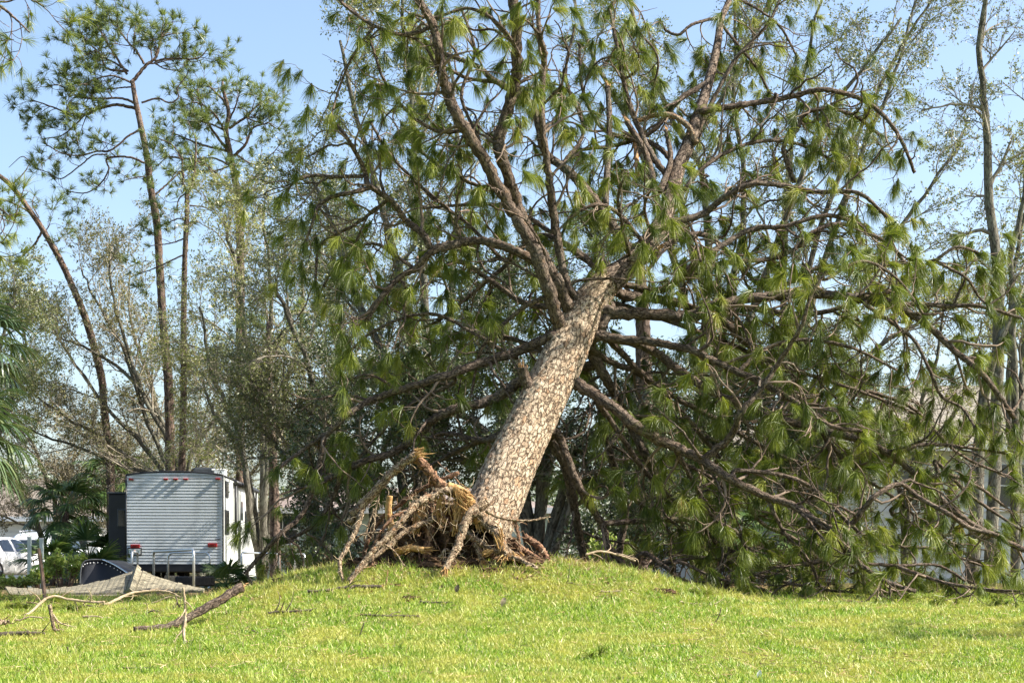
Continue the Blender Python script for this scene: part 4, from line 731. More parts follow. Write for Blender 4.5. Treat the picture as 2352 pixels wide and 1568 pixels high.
# distant woods: one mass nobody could count
def woods():
    g = Geo(); n = 120000
    X = rng.uniform(-44, 44, n); Yd = rng.uniform(88, 102, n)
    top = 4.2 + 1.6 * lump(X, X * .3, .35, 2) + 1.0 * lump(X, X * .2, 1.1, 6) + 0.25 * np.abs(rng.normal(size=n))
    Z = .4 + rng.random(n) ** .8 * (top + (Yd - 88) * .12); kp = lump(X, Z * 1.4, .9, 3) + .5 * rng.normal(size=n) < .75
    leaves(g, np.stack([X, Yd, Z], -1)[kp], .22, .12, .4, sd=.5)
    tag(g.build('distant_woods', M['leafC'], smooth=False), 'far-off band of dark woods along the horizon behind the houses', 'woods', kind='stuff')
woods()

# ================================================================ palms and shrubs
def fan(g, c, d, n, L, wd, spread, droop, upv=(0, 0, 1)):
    d = nrm(np.array(d, float)); s = nrm(np.cross(d, np.array(upv, float) + 1e-3)); 
    a = np.linspace(-spread, spread, n) + rng.normal(size=n) * .03
    dd = nrm(np.cos(a)[:, None] * d + np.sin(a)[:, None] * s); l = L * (.75 + .25 * np.cos(a * .8)) * rng.uniform(.9, 1.08, n)
    K = 6; P = np.zeros((n, K, 3)); P[:, 0] = c; cur = dd.copy()
    for k in range(1, K):
        cur = nrm(cur + np.array([0, 0, -droop * k / K]) + .03 * rng.normal(size=(n, 3))); P[:, k] = P[:, k - 1] + cur * (l / (K - 1))[:, None]
    sd = nrm(np.cross(dd, nrm(np.cross(s, d)))); ws = wd * np.array([.25, .8, 1, .85, .55, .08])
    A = P - sd[:, None] * ws[None, :, None] / 2; B = P + sd[:, None] * ws[None, :, None] / 2 + np.array([0, 0, .01])
    v = np.stack([A, B], 2).reshape(n, -1, 3); base = (np.arange(n) * K * 2)[:, None]; f = []
    for k in range(K - 1): f.append(base + np.array([[2 * k, 2 * k + 1, 2 * k + 3, 2 * k + 2]]))
    g.add(v.reshape(-1, 3), *f)
def palm(name, label, cat, px, Y, hc, nf, LF, LP, fm, tr=.16, group=None, elev=(-.5, 1.3)):
    b = W(px, 1300, Y); b[2] = float(gz(b[0], b[1])); r = thing(name, label, cat, tuple(b), 0, group)
    cx = b + np.array([0, 0, hc]); g = Geo()
    tubes(g, smooth_path([list(b - [0, 0, .1]), list((b + cx) / 2 + [.05, 0, 0]), list(cx)], 14), np.full(14, tr), 12, rough=.08); g.build('trunk', M['pbark'], r, bark=True)
    for i in range(nf):
        az = i * 2.39996; el = elev[0] + (elev[1] - elev[0]) * ((i + .5) / nf)
        d = np.array([math.cos(az) * math.cos(el), math.sin(az) * math.cos(el), math.sin(el)]); g = Geo(); e = cx + d * LP + np.array([0, 0, -.12 * LP])
        tubes(g, smooth_path([list(cx), list(cx + d * LP * .55 + [0, 0, .02]), list(e)], 8), np.linspace(.018, .010, 8), 5, cap=False)
        fan(g, e, d + np.array([0, 0, -.25]), 30, LF, .045, 1.5, .55 if LF > .7 else .3); g.build('frond', M[fm], r, smooth=False)
    return r
palm('cabbage_palm', 'cabbage palm at the left edge with big drooping fan fronds', 'palm', -100, 34, 3.0, 26, 1.0, .95, 'frond')
palm('cabbage_palm', 'taller fan palm behind the left edge showing only frond tips', 'palm', -70, 37, 5.2, 20, 1.0, .9, 'frond')
palm('palmetto', 'tall dark palmetto hanging over the garage left of the trailer', 'shrub', 150, 47, 2.0, 22, .75, .75, 'frond2', .09)
palm('palmetto', 'palmetto in shade just left of the black slide-out', 'shrub', 205, 45, .7, 16, .7, .6, 'frond2', .08)
palm('palmetto', 'low bright palmetto beside the black slide-out base', 'shrub', 222, 41, .25, 14, .6, .5, 'frond2', .07, elev=(.1, 1.3))
palm('palmetto', 'small palmetto under the right rear corner of the trailer', 'shrub', 520, 37, .05, 12, .45, .35, 'frond2', .05, elev=(.1, 1.3))
palm('palmetto', 'dark palmetto above the slide-out roof', 'shrub', 250, 52, 3.0, 16, .8, .7, 'frond2', .1)
palm('palmetto', 'palmetto between the hedge and the bush at far left', 'shrub', 118, 43, .5, 14, .65, .5, 'frond2', .07, elev=(0, 1.3))
palm('palmetto', 'palmetto standing before the grey house under the right boughs', 'shrub', 1745, 33, .9, 18, .55, .5, 'frond2', .07)
def bush(label, px, Y, hgt, wdt, n, ll, lm, nm='bush', group=None):
    b = W(px, 1300, Y); b[2] = float(gz(b[0], b[1])); r = thing(nm, label, 'shrub', tuple(b), 0, group)
    S = []
    for i in range(n):
        a = rng.uniform(-1, 1) * wdt; c = rng.uniform(-.6, .6) * wdt; S.append(smooth_path([list(b + [a * .3, c * .3, -.02]), list(b + [a * .7, c * .7, hgt * .5]), list(b + [a, c, hgt * rng.uniform(.6, 1.05) * (1 - .3 * abs(a) / wdt)])], 8))
    S = np.array(S); R = np.ones((len(S), 1)) * np.linspace(.010, .004, 8)[None]; A, RA = grow(S, R, 6, hgt * .28, (.3, .9), up=.5, t0=.2, K=4)
    g = Geo(); tubes(g, S, R, 5); tubes(g, A, RA, 3); g.build('stems', M['stake'], r)
    idx = np.repeat(np.arange(len(A)), 11); p, tn, _ = at_t(A, RA, rng.uniform(.2, 1, len(idx)), idx); g = Geo(); leaves(g, p, ll, ll * .55, .8, dirs=tn * .7); g.build('foliage', M[lm], r, smooth=False)
bush('bright yellow-green leafy bush between the brown stake and the black studded panel', 146, 37, .85, .46, 26, .085, 'bushleaf')
bush('smaller yellow-green bush sprawling between the two pale posts', 92, 37.5, .45, .25, 12, .075, 'bushleaf')
bush('low clipped hedge strip at the left edge below the white car', 25, 37, .28, .75, 44, .06, 'bushleaf', 'hedge')
bush('sunlit green shrub seen through the gap right of the leaning trunk', 1390, 30, 1.0, .35, 26, .07, 'bushleaf')
bush('dark shrub in front of the green-grey house wall', 700, 46, 1.2, .9, 34, .09, 'leafC')
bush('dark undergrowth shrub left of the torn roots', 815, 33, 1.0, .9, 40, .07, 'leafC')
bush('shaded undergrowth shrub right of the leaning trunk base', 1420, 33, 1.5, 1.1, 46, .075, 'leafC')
bush('green undergrowth shrub below the right boughs near the house', 1640, 34, 1.4, 1.2, 50, .075, 'leafA')
bush('leafy shrub against the grey house below its shutters', 1880, 36, 1.2, 1.2, 44, .07, 'leafA')

# ================================================================ travel trailer
RY = 42.6; k = F / RY
rx0, rx1 = (291.3 - 1176) / k, (511 - 1176) / k; Wd = rx1 - rx0; LT = 8.2
rv = thing('travel_trailer', 'white ribbed travel trailer seen from its rear with a black slide-out', 'trailer', ((rx0 + rx1) / 2, RY, float(gz(-8, RY))), math.radians(2.4))
z0 = float(gz(-8, RY))
def zr(py): return 1 + (1300 - py) / k - z0
zb, zt, zc = zr(1294.5), zr(1091), zr(1083.5)
hw = Wd / 2
def roofz(x): return zt + (zc - zt) * (1 - (x / hw) ** 2)
def rv_body():
    g = Geo(); nx = 24; xs = np.linspace(-hw, hw, nx); top = roofz(xs)
    for y0, y1 in ((0.05, LT),):
        v = []; 
        for y in (y0, y1):
            v += [[x, y, zb] for x in xs] + [[x, y, t] for x, t in zip(xs, top)]
        v = np.array(v); f = []
        for i in range(nx - 1):
            f += [[i, i + 1, nx + i + 1, nx + i], [2 * nx + i, 3 * nx + i, 3 * nx + i + 1, 2 * nx + i + 1], [nx + i, nx + i + 1, 3 * nx + i + 1, 3 * nx + i], [i, 2 * nx + i, 2 * nx + i + 1, i + 1]]
        f += [[0, nx, 3 * nx, 2 * nx], [nx - 1, 3 * nx - 1, 4 * nx - 1, 2 * nx - 1]]
        g.add(v, f)
    return g
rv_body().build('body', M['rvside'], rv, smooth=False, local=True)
g = Geo(); laps = 30; h = (zc - zb) / laps       # horizontal lap siding on the rear
xs = np.linspace(-hw + .012, hw - .012, 24); prof = []
for i in range(laps): prof += [(zb + i * h, -.028), (zb + i * h + h * .70, -.024), (zb + i * h + h * .74, .016), (zb + i * h + h * .97, .016), (zb + (i + 1) * h - .001, -.028)]
pv = []
for zz_, yy in prof:
    for x in xs: pv.append([x, yy + .02, min(zz_, roofz(x) - .01)])
nx = len(xs); i = (np.arange(len(prof) - 1)[:, None] * nx + np.arange(nx - 1)[None]).reshape(-1, 1)
g.add(np.array(pv), i + np.array([[0, 1, nx + 1, nx]])); g.build('rear_siding', M['rvwhite'], rv, smooth=False, local=True)
g = Geo(); ex = np.linspace(-hw - .01, hw + .01, 30); tubes(g, np.stack([ex, np.full(30, .0), roofz(np.clip(ex, -hw, hw)) + .01], -1), np.full(30, .022), 6)
for sx in (-1, 1): tubes(g, np.array([[sx * (hw + .008), 0, zb], [sx * (hw + .008), 0, zt]]), np.array([.02, .02]), 6)
for sx in (-1, 1): tubes(g, np.array([[sx * (hw + .008), 0, zt], [sx * (hw + .008), LT, zt]]), np.array([.022, .022]), 6)
g.build('edge_trim', M['black'], rv, local=True)
bx(((0, .15, zb - .10), (Wd - .02, .3, .20)), ((0, LT / 2, zb - .12), (Wd - .25, LT - .4, .2))).build('bumper', M['black'], rv, smooth=False, local=True, bevel=.02)
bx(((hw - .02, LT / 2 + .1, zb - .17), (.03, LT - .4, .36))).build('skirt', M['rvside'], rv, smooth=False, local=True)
def rvx(zx): return ((240 + zx / 4.9) * .91875 - (291.3 + 511) / 2) / k
def rvz(zy): return zr((1160 + zy / 4.9) * .91875)
for lx, lz in ((437, 187), (855, 183), (975, 182), (1098, 182), (1488, 177)):
    o = bx(((rvx(lx), -.03, rvz(lz)), (.115, .05, .045))).build('marker_light', M['red'], rv, smooth=False, local=True, bevel=.01)
for lx, lz in ((485, 1003), (1423, 990)):
    o = bx(((rvx(lx), -.03, rvz(lz)), (.235, .05, .095))).build('tail_light', M['red'], rv, smooth=False, local=True, bevel=.015)
    bx(((rvx(lx), -.058, rvz(lz)), (.09, .008, .05))).build('reflector', mat('dark_red_lens', (.16, .005, .005), .3), o, smooth=False, local=True)
pl = bx(((rvx(480), -.03, rvz(1068)), (.35, .03, .19))).build('licence_plate', M['darkmetal'], rv, smooth=False, local=True)
bx(((rvx(480), -.05, rvz(1068)), (.285, .008, .13))).build('plate_face', M['plate'], pl, smooth=False, local=True)
def text(body, size, loc, m, parent, name='lettering', ext=.002):
    cu = bpy.data.curves.new(name, 'FONT'); cu.body = body; cu.size = size; cu.extrude = ext; cu.align_x = 'CENTER'; cu.align_y = 'CENTER'
    t = bpy.data.objects.new('tmp', cu); C.objects.link(t); dg = bpy.context.evaluated_depsgraph_get(); me = bpy.data.meshes.new_from_object(t.evaluated_get(dg)); bpy.data.objects.remove(t)
    o = bpy.data.objects.new(name, me); C.objects.link(o); me.materials.clear(); me.materials.append(m); o.parent = parent; o.location = loc; o.rotation_euler = (math.radians(90), 0, 0); return o
text('OC', .10, (rvx(436), -.057, rvz(1068)), M['green'], pl); text('01', .10, (rvx(524), -.057, rvz(1068)), M['green'], pl)
g = Geo(); blob(g, (rvx(480), -.055, rvz(1066)), (.028, .006, .028), 16, .02); g.build('emblem', M['orange'], pl, local=True)
# small unreadable badges: a row of short strokes each
for bx_, bz, n_, m_ in ((490, 935, 9, 'white'), (1492, 915, 8, 'darkmetal')):
    g = Geo()
    for i in range(n_): box(g, (rvx(bx_) + (i - n_ / 2) * .0165, -.022, rvz(bz) + (.006 if i % 3 == 1 else 0)), (.010, .006, .022 + .012 * (i % 2)))
    g.build('badge', M[m_], rv, smooth=False, local=True)
# slide-out on the left
sl0, sl1 = (234.6 - 401) / k, -hw; stz, sbz = zr(1131), zr(1291)
so = bx((((sl0 + sl1) / 2, 2.6, (stz + sbz) / 2), (sl1 - sl0, 3.4, stz - sbz))).build('slide_out', M['black'], rv, smooth=False, local=True, bevel=.02)
tag(so, 'black slide-out box on the trailer left side')
wn = bx((((256 + 287) / 2 / k - 401 / k, .892, zr(1187)), (.36, .03, .46))).build('window', M['darkmetal'], so, smooth=False, local=True, bevel=.02)
tag(bx((((256 + 287) / 2 / k - 401 / k, .873, zr(1187)), (.30, .02, .40))).build('pane', M['glass'], so, smooth=False, local=True), 'dark pane in the slide-out end wall')
bx((((sl0 + sl1) / 2, 2.6, stz + .03), (sl1 - sl0 + .06, 3.5, .05))).build('slide_topper', M['darkmetal'], so, smooth=False, local=True, bevel=.01)
bx((((420 + 472) / 2 / k - 401 / k, 2.2, zc + .10), (.56, .95, .24))).build('air_conditioner', M['darkmetal'], rv, smooth=False, local=True, bevel=.05)
g = bx(((.95, 1.5, zt + .12), (.28, .38, .14)), ((.92, 1.5, zt + .22), (.36, .42, .03))); g.build('roof_vent', M['white'], rv, smooth=False, local=True, bevel=.01)
# right side openings: narrow when seen this obliquely
for y, z, ly, lz in ((.75, rvz(290), .55, .42), (.75, rvz(700), .8, .62), (5.2, rvz(640), .9, .6)):
    o = bx(((hw + .008, y, z), (.03, ly, lz))).build('window', M['black'], rv, smooth=False, local=True, bevel=.008); bx(((hw + .026, y, z), (.008, ly - .1, lz - .1))).build('pane', M['glass'], o, smooth=False, local=True)
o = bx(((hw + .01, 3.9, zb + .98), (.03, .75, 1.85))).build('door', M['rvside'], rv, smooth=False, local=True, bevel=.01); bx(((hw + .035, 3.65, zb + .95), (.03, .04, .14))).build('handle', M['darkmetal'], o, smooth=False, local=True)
bx(((hw + .03, 3.9, zb + 1.45), (.01, .4, .5))).build('pane', M['glass'], o, smooth=False, local=True)
g = Geo(); tubes(g, np.array([[hw + .06, 2.2, zb + .5], [hw + .06, 2.2, zt - .05]]), np.array([.035, .035]), 8); tubes(g, np.array([[hw + .06, 7.2, zb + .5], [hw + .06, 7.2, zt - .05]]), np.array([.03, .03]), 8)
tubes(g, np.array([[hw + .08, 2.1, zt - .08], [hw + .08, 7.3, zt - .08]]), np.array([.06, .06]), 10); g.build('awning', M['black'], rv, local=True)
for y, z, a, b_ in ((1.3, zb + .28, .5, .38), (2.7, zb + .2, .35, .3)): bx(((hw + .006, y, z), (.02, a, b_))).build('hatch', M['white'], rv, smooth=False, local=True, bevel=.006)
def wheel(parent, c, r, wdt, axis=0, local=True, rimm='chrome'):
    g = Geo(); n = 40; prof = [(-wdt / 2, r * .62), (-wdt / 2, r * .9), (-wdt * .35, r), (wdt * .35, r), (wdt / 2, r * .9), (wdt / 2, r * .62)]
    a = np.arange(n) / n * 2 * math.pi; v = []
    for (x, q) in prof: v.append(np.stack([np.full(n, x), np.cos(a) * q, np.sin(a) * q], -1))
    v = np.array(v).reshape(-1, 3) + np.array(c); f = []
    for p_ in range(len(prof) - 1):
        A = np.arange(n) + p_ * n; B = (np.arange(n) + 1) % n + p_ * n; f.append(np.stack([A, B, B + n, A + n], -1))
    g.add(v, *f); t = g.build('wheel', M['rubber'], parent, local=local)
    g = Geo()
    for s in (-1, 1):
        cc = np.array([[s * wdt * .30, 0, 0]]); ring = np.stack([np.full(n, s * wdt * .36), np.cos(a) * r * .62, np.sin(a) * r * .62], -1)
        g.add(np.concatenate([ring, cc]) + np.array(c), np.stack([np.arange(n), (np.arange(n) + 1) % n, np.full(n, n)], -1))
        for q in range(5):
            th = q / 5 * 2 * math.pi; e = np.array([s * wdt * .42, math.cos(th) * r * .56, math.sin(th) * r * .56]); tubes(g, np.array([np.array(c) + [s * wdt * .42, 0, 0], np.array(c) + e]), np.array([r * .11, r * .09]), 6)
    g.build('rim', M[rimm], t, local=local, smooth=False); return t
for s in (-1, 1):
    for y in (3.9 - 1.2, 4.8 - 1.2): wheel(rv, (s * (hw - .16), y + .9, .35), .35, .22)
g = Geo()
for x in (-.8, .8): tubes(g, np.array([[x, .5, 0], [x, .5, zb - .15]]), np.array([.04, .05]), 8); box(g, (x, .5, .02), (.25, .25, .05))
g.build('stabiliser_jack', M['galv'], rv, local=True)

# ================================================================ yard things near the trailer
def hoop(label, a, b, top, Y1, Y2, botA, botB, r=.024, mid=None):
    """a,b picture x of the legs"""
    A = W(a, 1300, Y1); B = W(b, 1300, Y2); zt_ = CAMZ + (1300 - top) / F * (Y1 + Y2) / 2
    za = float(gz(A[0], A[1])) - .05; zb_ = float(gz(B[0], B[1])) - .05
    t = thing('hoop_rail', label, 'rail', (A[0], A[1], za), 0, 'galvanised hoop rails by the trailer')
    d = B - A; c = min(.13, .45 * abs(np.linalg.norm(d[:2])))
    u = nrm(np.array([d[0], d[1], 0.0])); P = [np.array([A[0], A[1], za]), np.array([A[0], A[1], zt_ - c])]
    for q in np.linspace(0, math.pi / 2, 7)[1:]: P.append(np.array([A[0], A[1], zt_ - c]) + u * c * (1 - math.cos(q)) + np.array([0, 0, c * math.sin(q)]))
    for q in np.linspace(math.pi / 2, 0, 7): P.append(np.array([B[0], B[1], zt_ - c]) - u * c * (1 - math.cos(q)) + np.array([0, 0, c * math.sin(q)]))
    P.append(np.array([B[0], B[1], zb_])); P = np.array(P); g = Geo(); tubes(g, P, np.full(len(P), r), 12); g.build('tube', M['galv'], t)
    g = Geo()
    for Q in (A, B):
        zq = float(gz(Q[0], Q[1])); tubes(g, np.array([[Q[0], Q[1], zq - .02], [Q[0], Q[1], zq + .05]]), np.array([r * 2.2, r * 1.7]), 12)
    g.build('foot_collar', M['galv'], t)
hoop('narrow galvanised hoop rail below the licence plate', 303, 316, 1267, 34.5, 36.5, 0, 0)
hoop('nearest and widest bright galvanised hoop rail in front of the trailer', 353, 445, 1264, 37, 32.5, 0, 0, .027)
hoop('galvanised hoop rail set farther back under the right tail light', 386, 482, 1269, 38.5, 38, 0, 0)
hoop('galvanised hoop rail right of the trailer behind the fallen bough tips', 555, 640, 1270, 38, 42, 0, 0)
hoop('far small hoop rail right of the trailer in the needles', 676, 700, 1272, 44, 43, 0, 0)
def post(label, px, top, Y):
    b = W(px, 1300, Y); z = float(gz(b[0], b[1])); zt_ = CAMZ + (1300 - top) / F * Y; t = thing('post', label, 'post', (b[0], b[1], z), 0, 'pale posts left of the bush')
    g = bx(((b[0], b[1], (z + zt_) / 2 - .02), (.082, .082, zt_ - z + .04))); g.build('shaft', M['postgrey'], t, smooth=False, bevel=.006)
    g = bx(((b[0], b[1], zt_ + .01), (.094, .094, .025))); g.build('cap', M['white'], t, smooth=False, bevel=.006)
post('pale grey post standing in front of the pale van-like car', 67.5, 1234, 39); post('pale grey post right of its twin, beside the brown stake', 95.5, 1237, 39)
g = Geo(); sY = gY(104, 1382) or 22; A = W(89, 1259, sY + .2); B = W(105, 1385, sY); B[2] = float(gz(B[0], B[1])) - .05
tubes(g, np.array([A, A * .6 + B * .4 + [.005, 0, 0], B]), np.array([.026, .028, .028]), 4); tag(g.build('stake', M['stake'], smooth=False, bevel=.004), 'thin brown wooden stake driven upright before the fallen boards', 'stake')
# collapsed board fence
fp = thing('board_fence', 'collapsed weathered board fence section peaked like a tent on the grass', 'fence', tuple(W(300, 1365, 27.4)))
def boards(a0, a1, b0, b1, n, name):
    """near edge a0->a1, far edge b0->b1"""
    a0, a1, b0, b1 = [W(*p) for p in (a0, a1, b0, b1)]; g = Geo()
    for i in range(n):
        s0 = i / n + .0014; s1 = (i + 1) / n - .0014; j = rng.normal(size=4) * .007
        def sag(s): return (-.13 if n > 20 else -.03) * math.sin(s * math.pi)
        c = [a0 + (a1 - a0) * s0 + [0, 0, j[0]], a0 + (a1 - a0) * s1 + [0, 0, j[0]], b0 + (b1 - b0) * s1 + [0, 0, j[1] + sag(s1)], b0 + (b1 - b0) * s0 + [0, 0, j[1] + sag(s0)]]
        c = np.array(c); nn = nrm(np.cross(c[1] - c[0], c[3] - c[0])) * .02; v = np.concatenate([c - nn, c + nn])
        g.add(v, [[0, 3, 2, 1], [4, 5, 6, 7], [0, 1, 5, 4], [1, 2, 6, 5], [2, 3, 7, 6], [3, 0, 4, 7]])
    return g.build(name, M['wood'], fp, smooth=False)
boards((22, 1366, 27.0), (296, 1364, 27.0), (12, 1350, 28.4), (318, 1309, 28.6), 24, 'board_panel')
boards((300, 1363, 27.3), (466, 1357, 27.2), (319, 1310, 28.5), (470, 1353, 28.3), 15, 'board_panel')
g = Geo(); a, b = W(300, 1362, 27.0), W(317, 1308, 28.4)
for q in (0,): tubes(g, np.array([a + [0, -.05, .02], b + [0, -.03, .03]]), np.array([.06, .06]), 4)
g.build('post', M['wood'], fp, smooth=False)
g = Geo(); tubes(g, np.array([W(25, 1364, 26.93), W(160, 1368, 26.95), W(290, 1367, 26.93)]), np.full(3, .022), 4); g.build('rail', M['wood'], fp, smooth=False)
# black studded curved panel
sp_ = thing('curved_panel', 'black curved panel with pale studs along its rim and bright edge', 'panel', tuple(W(240, 1340, 33)))
cur = smooth_path([W(184, 1345, 33), W(186, 1310, 33.05), W(193, 1291, 33.1), W(210, 1286, 33.15), W(236, 1287, 33.2), W(262, 1298, 33.0), (W(282, 1310, 32.8)), W(300, 1322, 32.6)], 40)
gb = Geo(); low = cur.copy(); low[:, 2] = np.minimum(cur[:, 2], .45); fr = np.concatenate([cur, low]); bk_ = fr + np.array([.15, 1.1, .0]); n = 40
gb.add(np.concatenate([fr, bk_]), [[i, n + i, n + i + 1, i + 1] for i in range(n - 1)], [[i, i + 1, 2 * n + i + 1, 2 * n + i] for i in range(n - 1)], [[2 * n + i, 2 * n + i + 1, 3 * n + i + 1, 3 * n + i] for i in range(n - 1)])
gb.build('shell', M['black'], sp_)
g = Geo(); tubes(g, cur + [0, -.01, .01], np.full(40, .014), 8); g.build('rim', M['darkmetal'], sp_)
g = Geo(); q = cur[22:] + np.array([0.0, -.02, .02]); tubes(g, q, np.full(len(q), .016), 8); g.build('edge_strip', M['chrome'], sp_)
g = Geo()
for i in range(10, 38, 2): blob(g, cur[i] + np.array([0, -.012, -.05]), (.012, .008, .012), 10, .02)
g.build('studs', M['white'], sp_)
# ribbed tyre lying flat
ty = thing('tyre', 'old ribbed tyre lying flat in the shade behind the board fence', 'tyre', tuple(W(448, 1352, 33.5)))
tc = W(448, 1340, 33.5); g = Geo(); nA = 60; a = np.arange(nA) / nA * 2 * math.pi
for j, (rr_, zz_) in enumerate([(.28, .0), (.36, .0), (.385, .03), (.385, .17), (.36, .2), (.28, .2), (.22, .15), (.22, .05)]):
    pass
prof = [(.24, 0), (.35, 0), (.38, .03), (.38, .17), (.35, .2), (.24, .2), (.22, .15), (.22, .05)]
v = np.array([[(q + (.006 if (i % 2 and 0 < j < 5) else -.006 if 0 < j < 5 else 0)) * math.cos(t) + tc[0], q * math.sin(t) + tc[1], z + float(gz(tc[0], tc[1])) + .10] for j, (q, z) in enumerate(prof) for i, t in enumerate(a)])
f = []
for j in range(len(prof)):
    A = np.arange(nA) + j * nA; B = (np.arange(nA) + 1) % nA + j * nA; j2 = (j + 1) % len(prof); f.append(np.stack([A, B, (np.arange(nA) + 1) % nA + j2 * nA, np.arange(nA) + j2 * nA], -1))
g.add(v, *f); g.build('casing', M['rubber'], ty, smooth=False)
for lb, px, Y, s in (('pale concrete block under the trailer left of centre', 395, 40.5, .3), ('small pale block under the right side of the trailer', 470, 40.5, .22)):
    c = W(px, 1300, Y); z = float(gz(c[0], c[1])); g = bx(((c[0], c[1], z + s * .45), (s * 1.1, s * .6, s * .9))); tag(g.build('concrete_block', M['deadwood' if s > .25 else 'wallwhite'], smooth=False, bevel=.02), lb, 'block')

# ================================================================ cars
def car(name, label, loc, rz, st, paint, L, wr, wx, suv=False):
    t = thing(name, label, 'car', loc, rz, None); st = np.array(st, float); ny = 64
    ys = np.linspace(st[0, 0], st[-1, 0], ny); D = np.stack([np.interp(ys, st[:, 0], st[:, i]) for i in range(1, 7)], -1)
    ker = np.array([1, 2, 1]) / 4
    for _ in range(2): D[1:-1] = D[:-2] * .25 + D[1:-1] * .5 + D[2:] * .25
    zb_, ze, zr_, wb, we, wf = D.T
    half = [(0 * wb, zb_), (wb * .9, zb_), (wb, zb_ + .12), (we * 1.01, (zb_ + ze) * .52), (we, ze - .06), (we * .965, ze), (wf + (we * .965 - wf) * .5, ze + (zr_ - ze) * .5), (wf, zr_ - (zr_ - ze) * .08), (wf * .85, zr_), (0 * wf, zr_ + .015)]
    X = np.stack([h[0] for h in half], 1); Z = np.stack([h[1] for h in half], 1)
    fx = np.concatenate([X, -X[:, -2:0:-1]], 1); fz = np.concatenate([Z, Z[:, -2:0:-1]], 1); m = fx.shape[1]
    V = np.stack([fx, np.repeat(ys[:, None], m, 1), fz], -1); g = Geo(); i = np.arange(ny * m).reshape(ny, m); A = i[:-1]; B = np.roll(A, -1, 1); E = i[1:]; H = np.roll(E, -1, 1)
    g.add(V.reshape(-1, 3), np.stack([A, E, H, B], -1).reshape(-1, 4))
    for e in (0, ny - 1):
        c = V[e].mean(0); n0 = g.n; ring = V[e]; g.add(np.concatenate([ring, [c]]), np.stack([np.arange(m), (np.arange(m) + 1) % m, np.full(m, m)], -1) if e else np.stack([(np.arange(m) + 1) % m, np.arange(m), np.full(m, m)], -1))
    g.build('body', paint, t, local=True)
    glass = (zr_ - ze) > .12 * (1 if not suv else 1)
    def patch(name_, jy, c0, c1, off):
        for s in (1, -1):
            sub = V[jy][:, [c0, c1]] if s == 1 else V[jy][:, [(-c0) % m, (-c1) % m]]
            a_, b_ = sub[:, 0] * .94 + sub[:, 1] * .06, sub[:, 0] * .06 + sub[:, 1] * .94
            q = np.stack([a_, b_], 1) + np.array([s * off, 0, off * .4]); k_ = len(jy); gg = Geo(); ii = np.arange(k_ - 1)[:, None] * 2
            gg.add(q.reshape(-1, 3), ii + np.array([[0, 2, 3, 1]])); gg.build(name_, M['glass'], t, local=True, smooth=False)
    jj = np.where((zr_ - ze) > .30)[0]; mid = (jj[0] + jj[-1]) // 2
    patch('side_window', np.arange(jj[0] + 2, mid), 5, 7, .012); patch('side_window', np.arange(mid + 1, jj[-1] - 1), 5, 7, .012)
    # windscreens span across the rising roof line
    for (ja, jb, nm) in ((np.argmax((zr_ - ze) > .08), jj[0] + 1, 'rear_window'), (jj[-1] - 1, ny - 1 - np.argmax((zr_[::-1] - ze[::-1]) > .08), 'windscreen')):
        if abs(jb - ja) >= 1:
            rows = [ja, jb] if ja < jb else [jb, ja]; gg = Geo(); q = []
            for j in rows: q += [[-wf[j] * .9, ys[j], zr_[j] + .02], [wf[j] * .9, ys[j], zr_[j] + .02]]
            q = np.array(q); sg = 1 if nm == 'windscreen' else -1; q[:, 1] += sg * .02; q[:, 2] += .01; gg.add(q, [[0, 1, 3, 2]]); gg.build(nm, M['glass'], t, local=True, smooth=False)
    for s in (-1, 1):
        for y in wx: wheel(t, (s * (st[:, 5].max() - .10), y, wr), wr, .22)
        g = Geo(); blob(g, (s * (st[:, 5].max() + .10), jj_y(ys, jj) - .12, np.interp(.0, [0, 1], [ze[jj[-1]] + .08, 0])), (.10, .06, .075), 16, .03); g.build('mirror', paint, t, local=True)
    return t, V, ys, D
def jj_y(ys, jj): return ys[jj[-1]]
# (y, bottom, belt, roof, w bottom, w belt, w roof); front is +y
SED = [(-2.35, .45, .75, .80, .70, .72, .60), (-2.2, .25, .95, 1.0, .82, .84, .62), (-1.6, .22, .98, 1.08, .88, .90, .62), (-.9, .2, .96, 1.42, .9, .91, .60), (.1, .2, .94, 1.47, .9, .91, .60), (.5, .2, .93, 1.40, .9, .91, .60), (1.15, .2, .93, .98, .9, .90, .66), (1.9, .22, .84, .88, .87, .88, .66), (2.25, .28, .72, .76, .78, .80, .6), (2.35, .4, .6, .64, .6, .62, .5)]
SUV = [(-2.4, .5, .95, 1.0, .75, .78, .62), (-2.35, .3, 1.08, 1.55, .9, .93, .68), (-2.0, .28, 1.12, 1.72, .95, .97, .70), (0, .26, 1.10, 1.77, .96, .98, .72), (.5, .26, 1.09, 1.70, .96, .98, .72), (1.2, .26, 1.08, 1.14, .96, .97, .78), (2.0, .28, 1.02, 1.07, .94, .95, .75), (2.3, .34, .92, .96, .90, .91, .72), (2.42, .5, .75, .8, .8, .82, .66)]
cY = 57.5; cx_ = (-8 - 1176) / F * cY
gzc = float(gz(cx_, cY)); s1, _, _, _ = car('sedan', 'white sedan at the left edge showing its right flank and wheels', (cx_, cY, gzc), math.radians(-14), SED, M['carwhite'], 4.7, .33, (-1.4, 1.4))
bx(((.72, -2.22, .80), (.28, .14, .14)), ((-.72, -2.22, .80), (.28, .14, .14))).build('tail_light', M['red'], s1, smooth=False, local=True, bevel=.02)
cY = 62.0; cx_ = (48 - 1176) / F * cY; gzc = float(gz(cx_, cY))
s2, V2, ys2, D2 = car('suv', 'pale van-like car facing the viewer in front of the garage', (cx_, cY + 2.3, gzc), math.radians(180 - 6), SUV, M['carsilver'], 4.8, .37, (-1.45, 1.5))
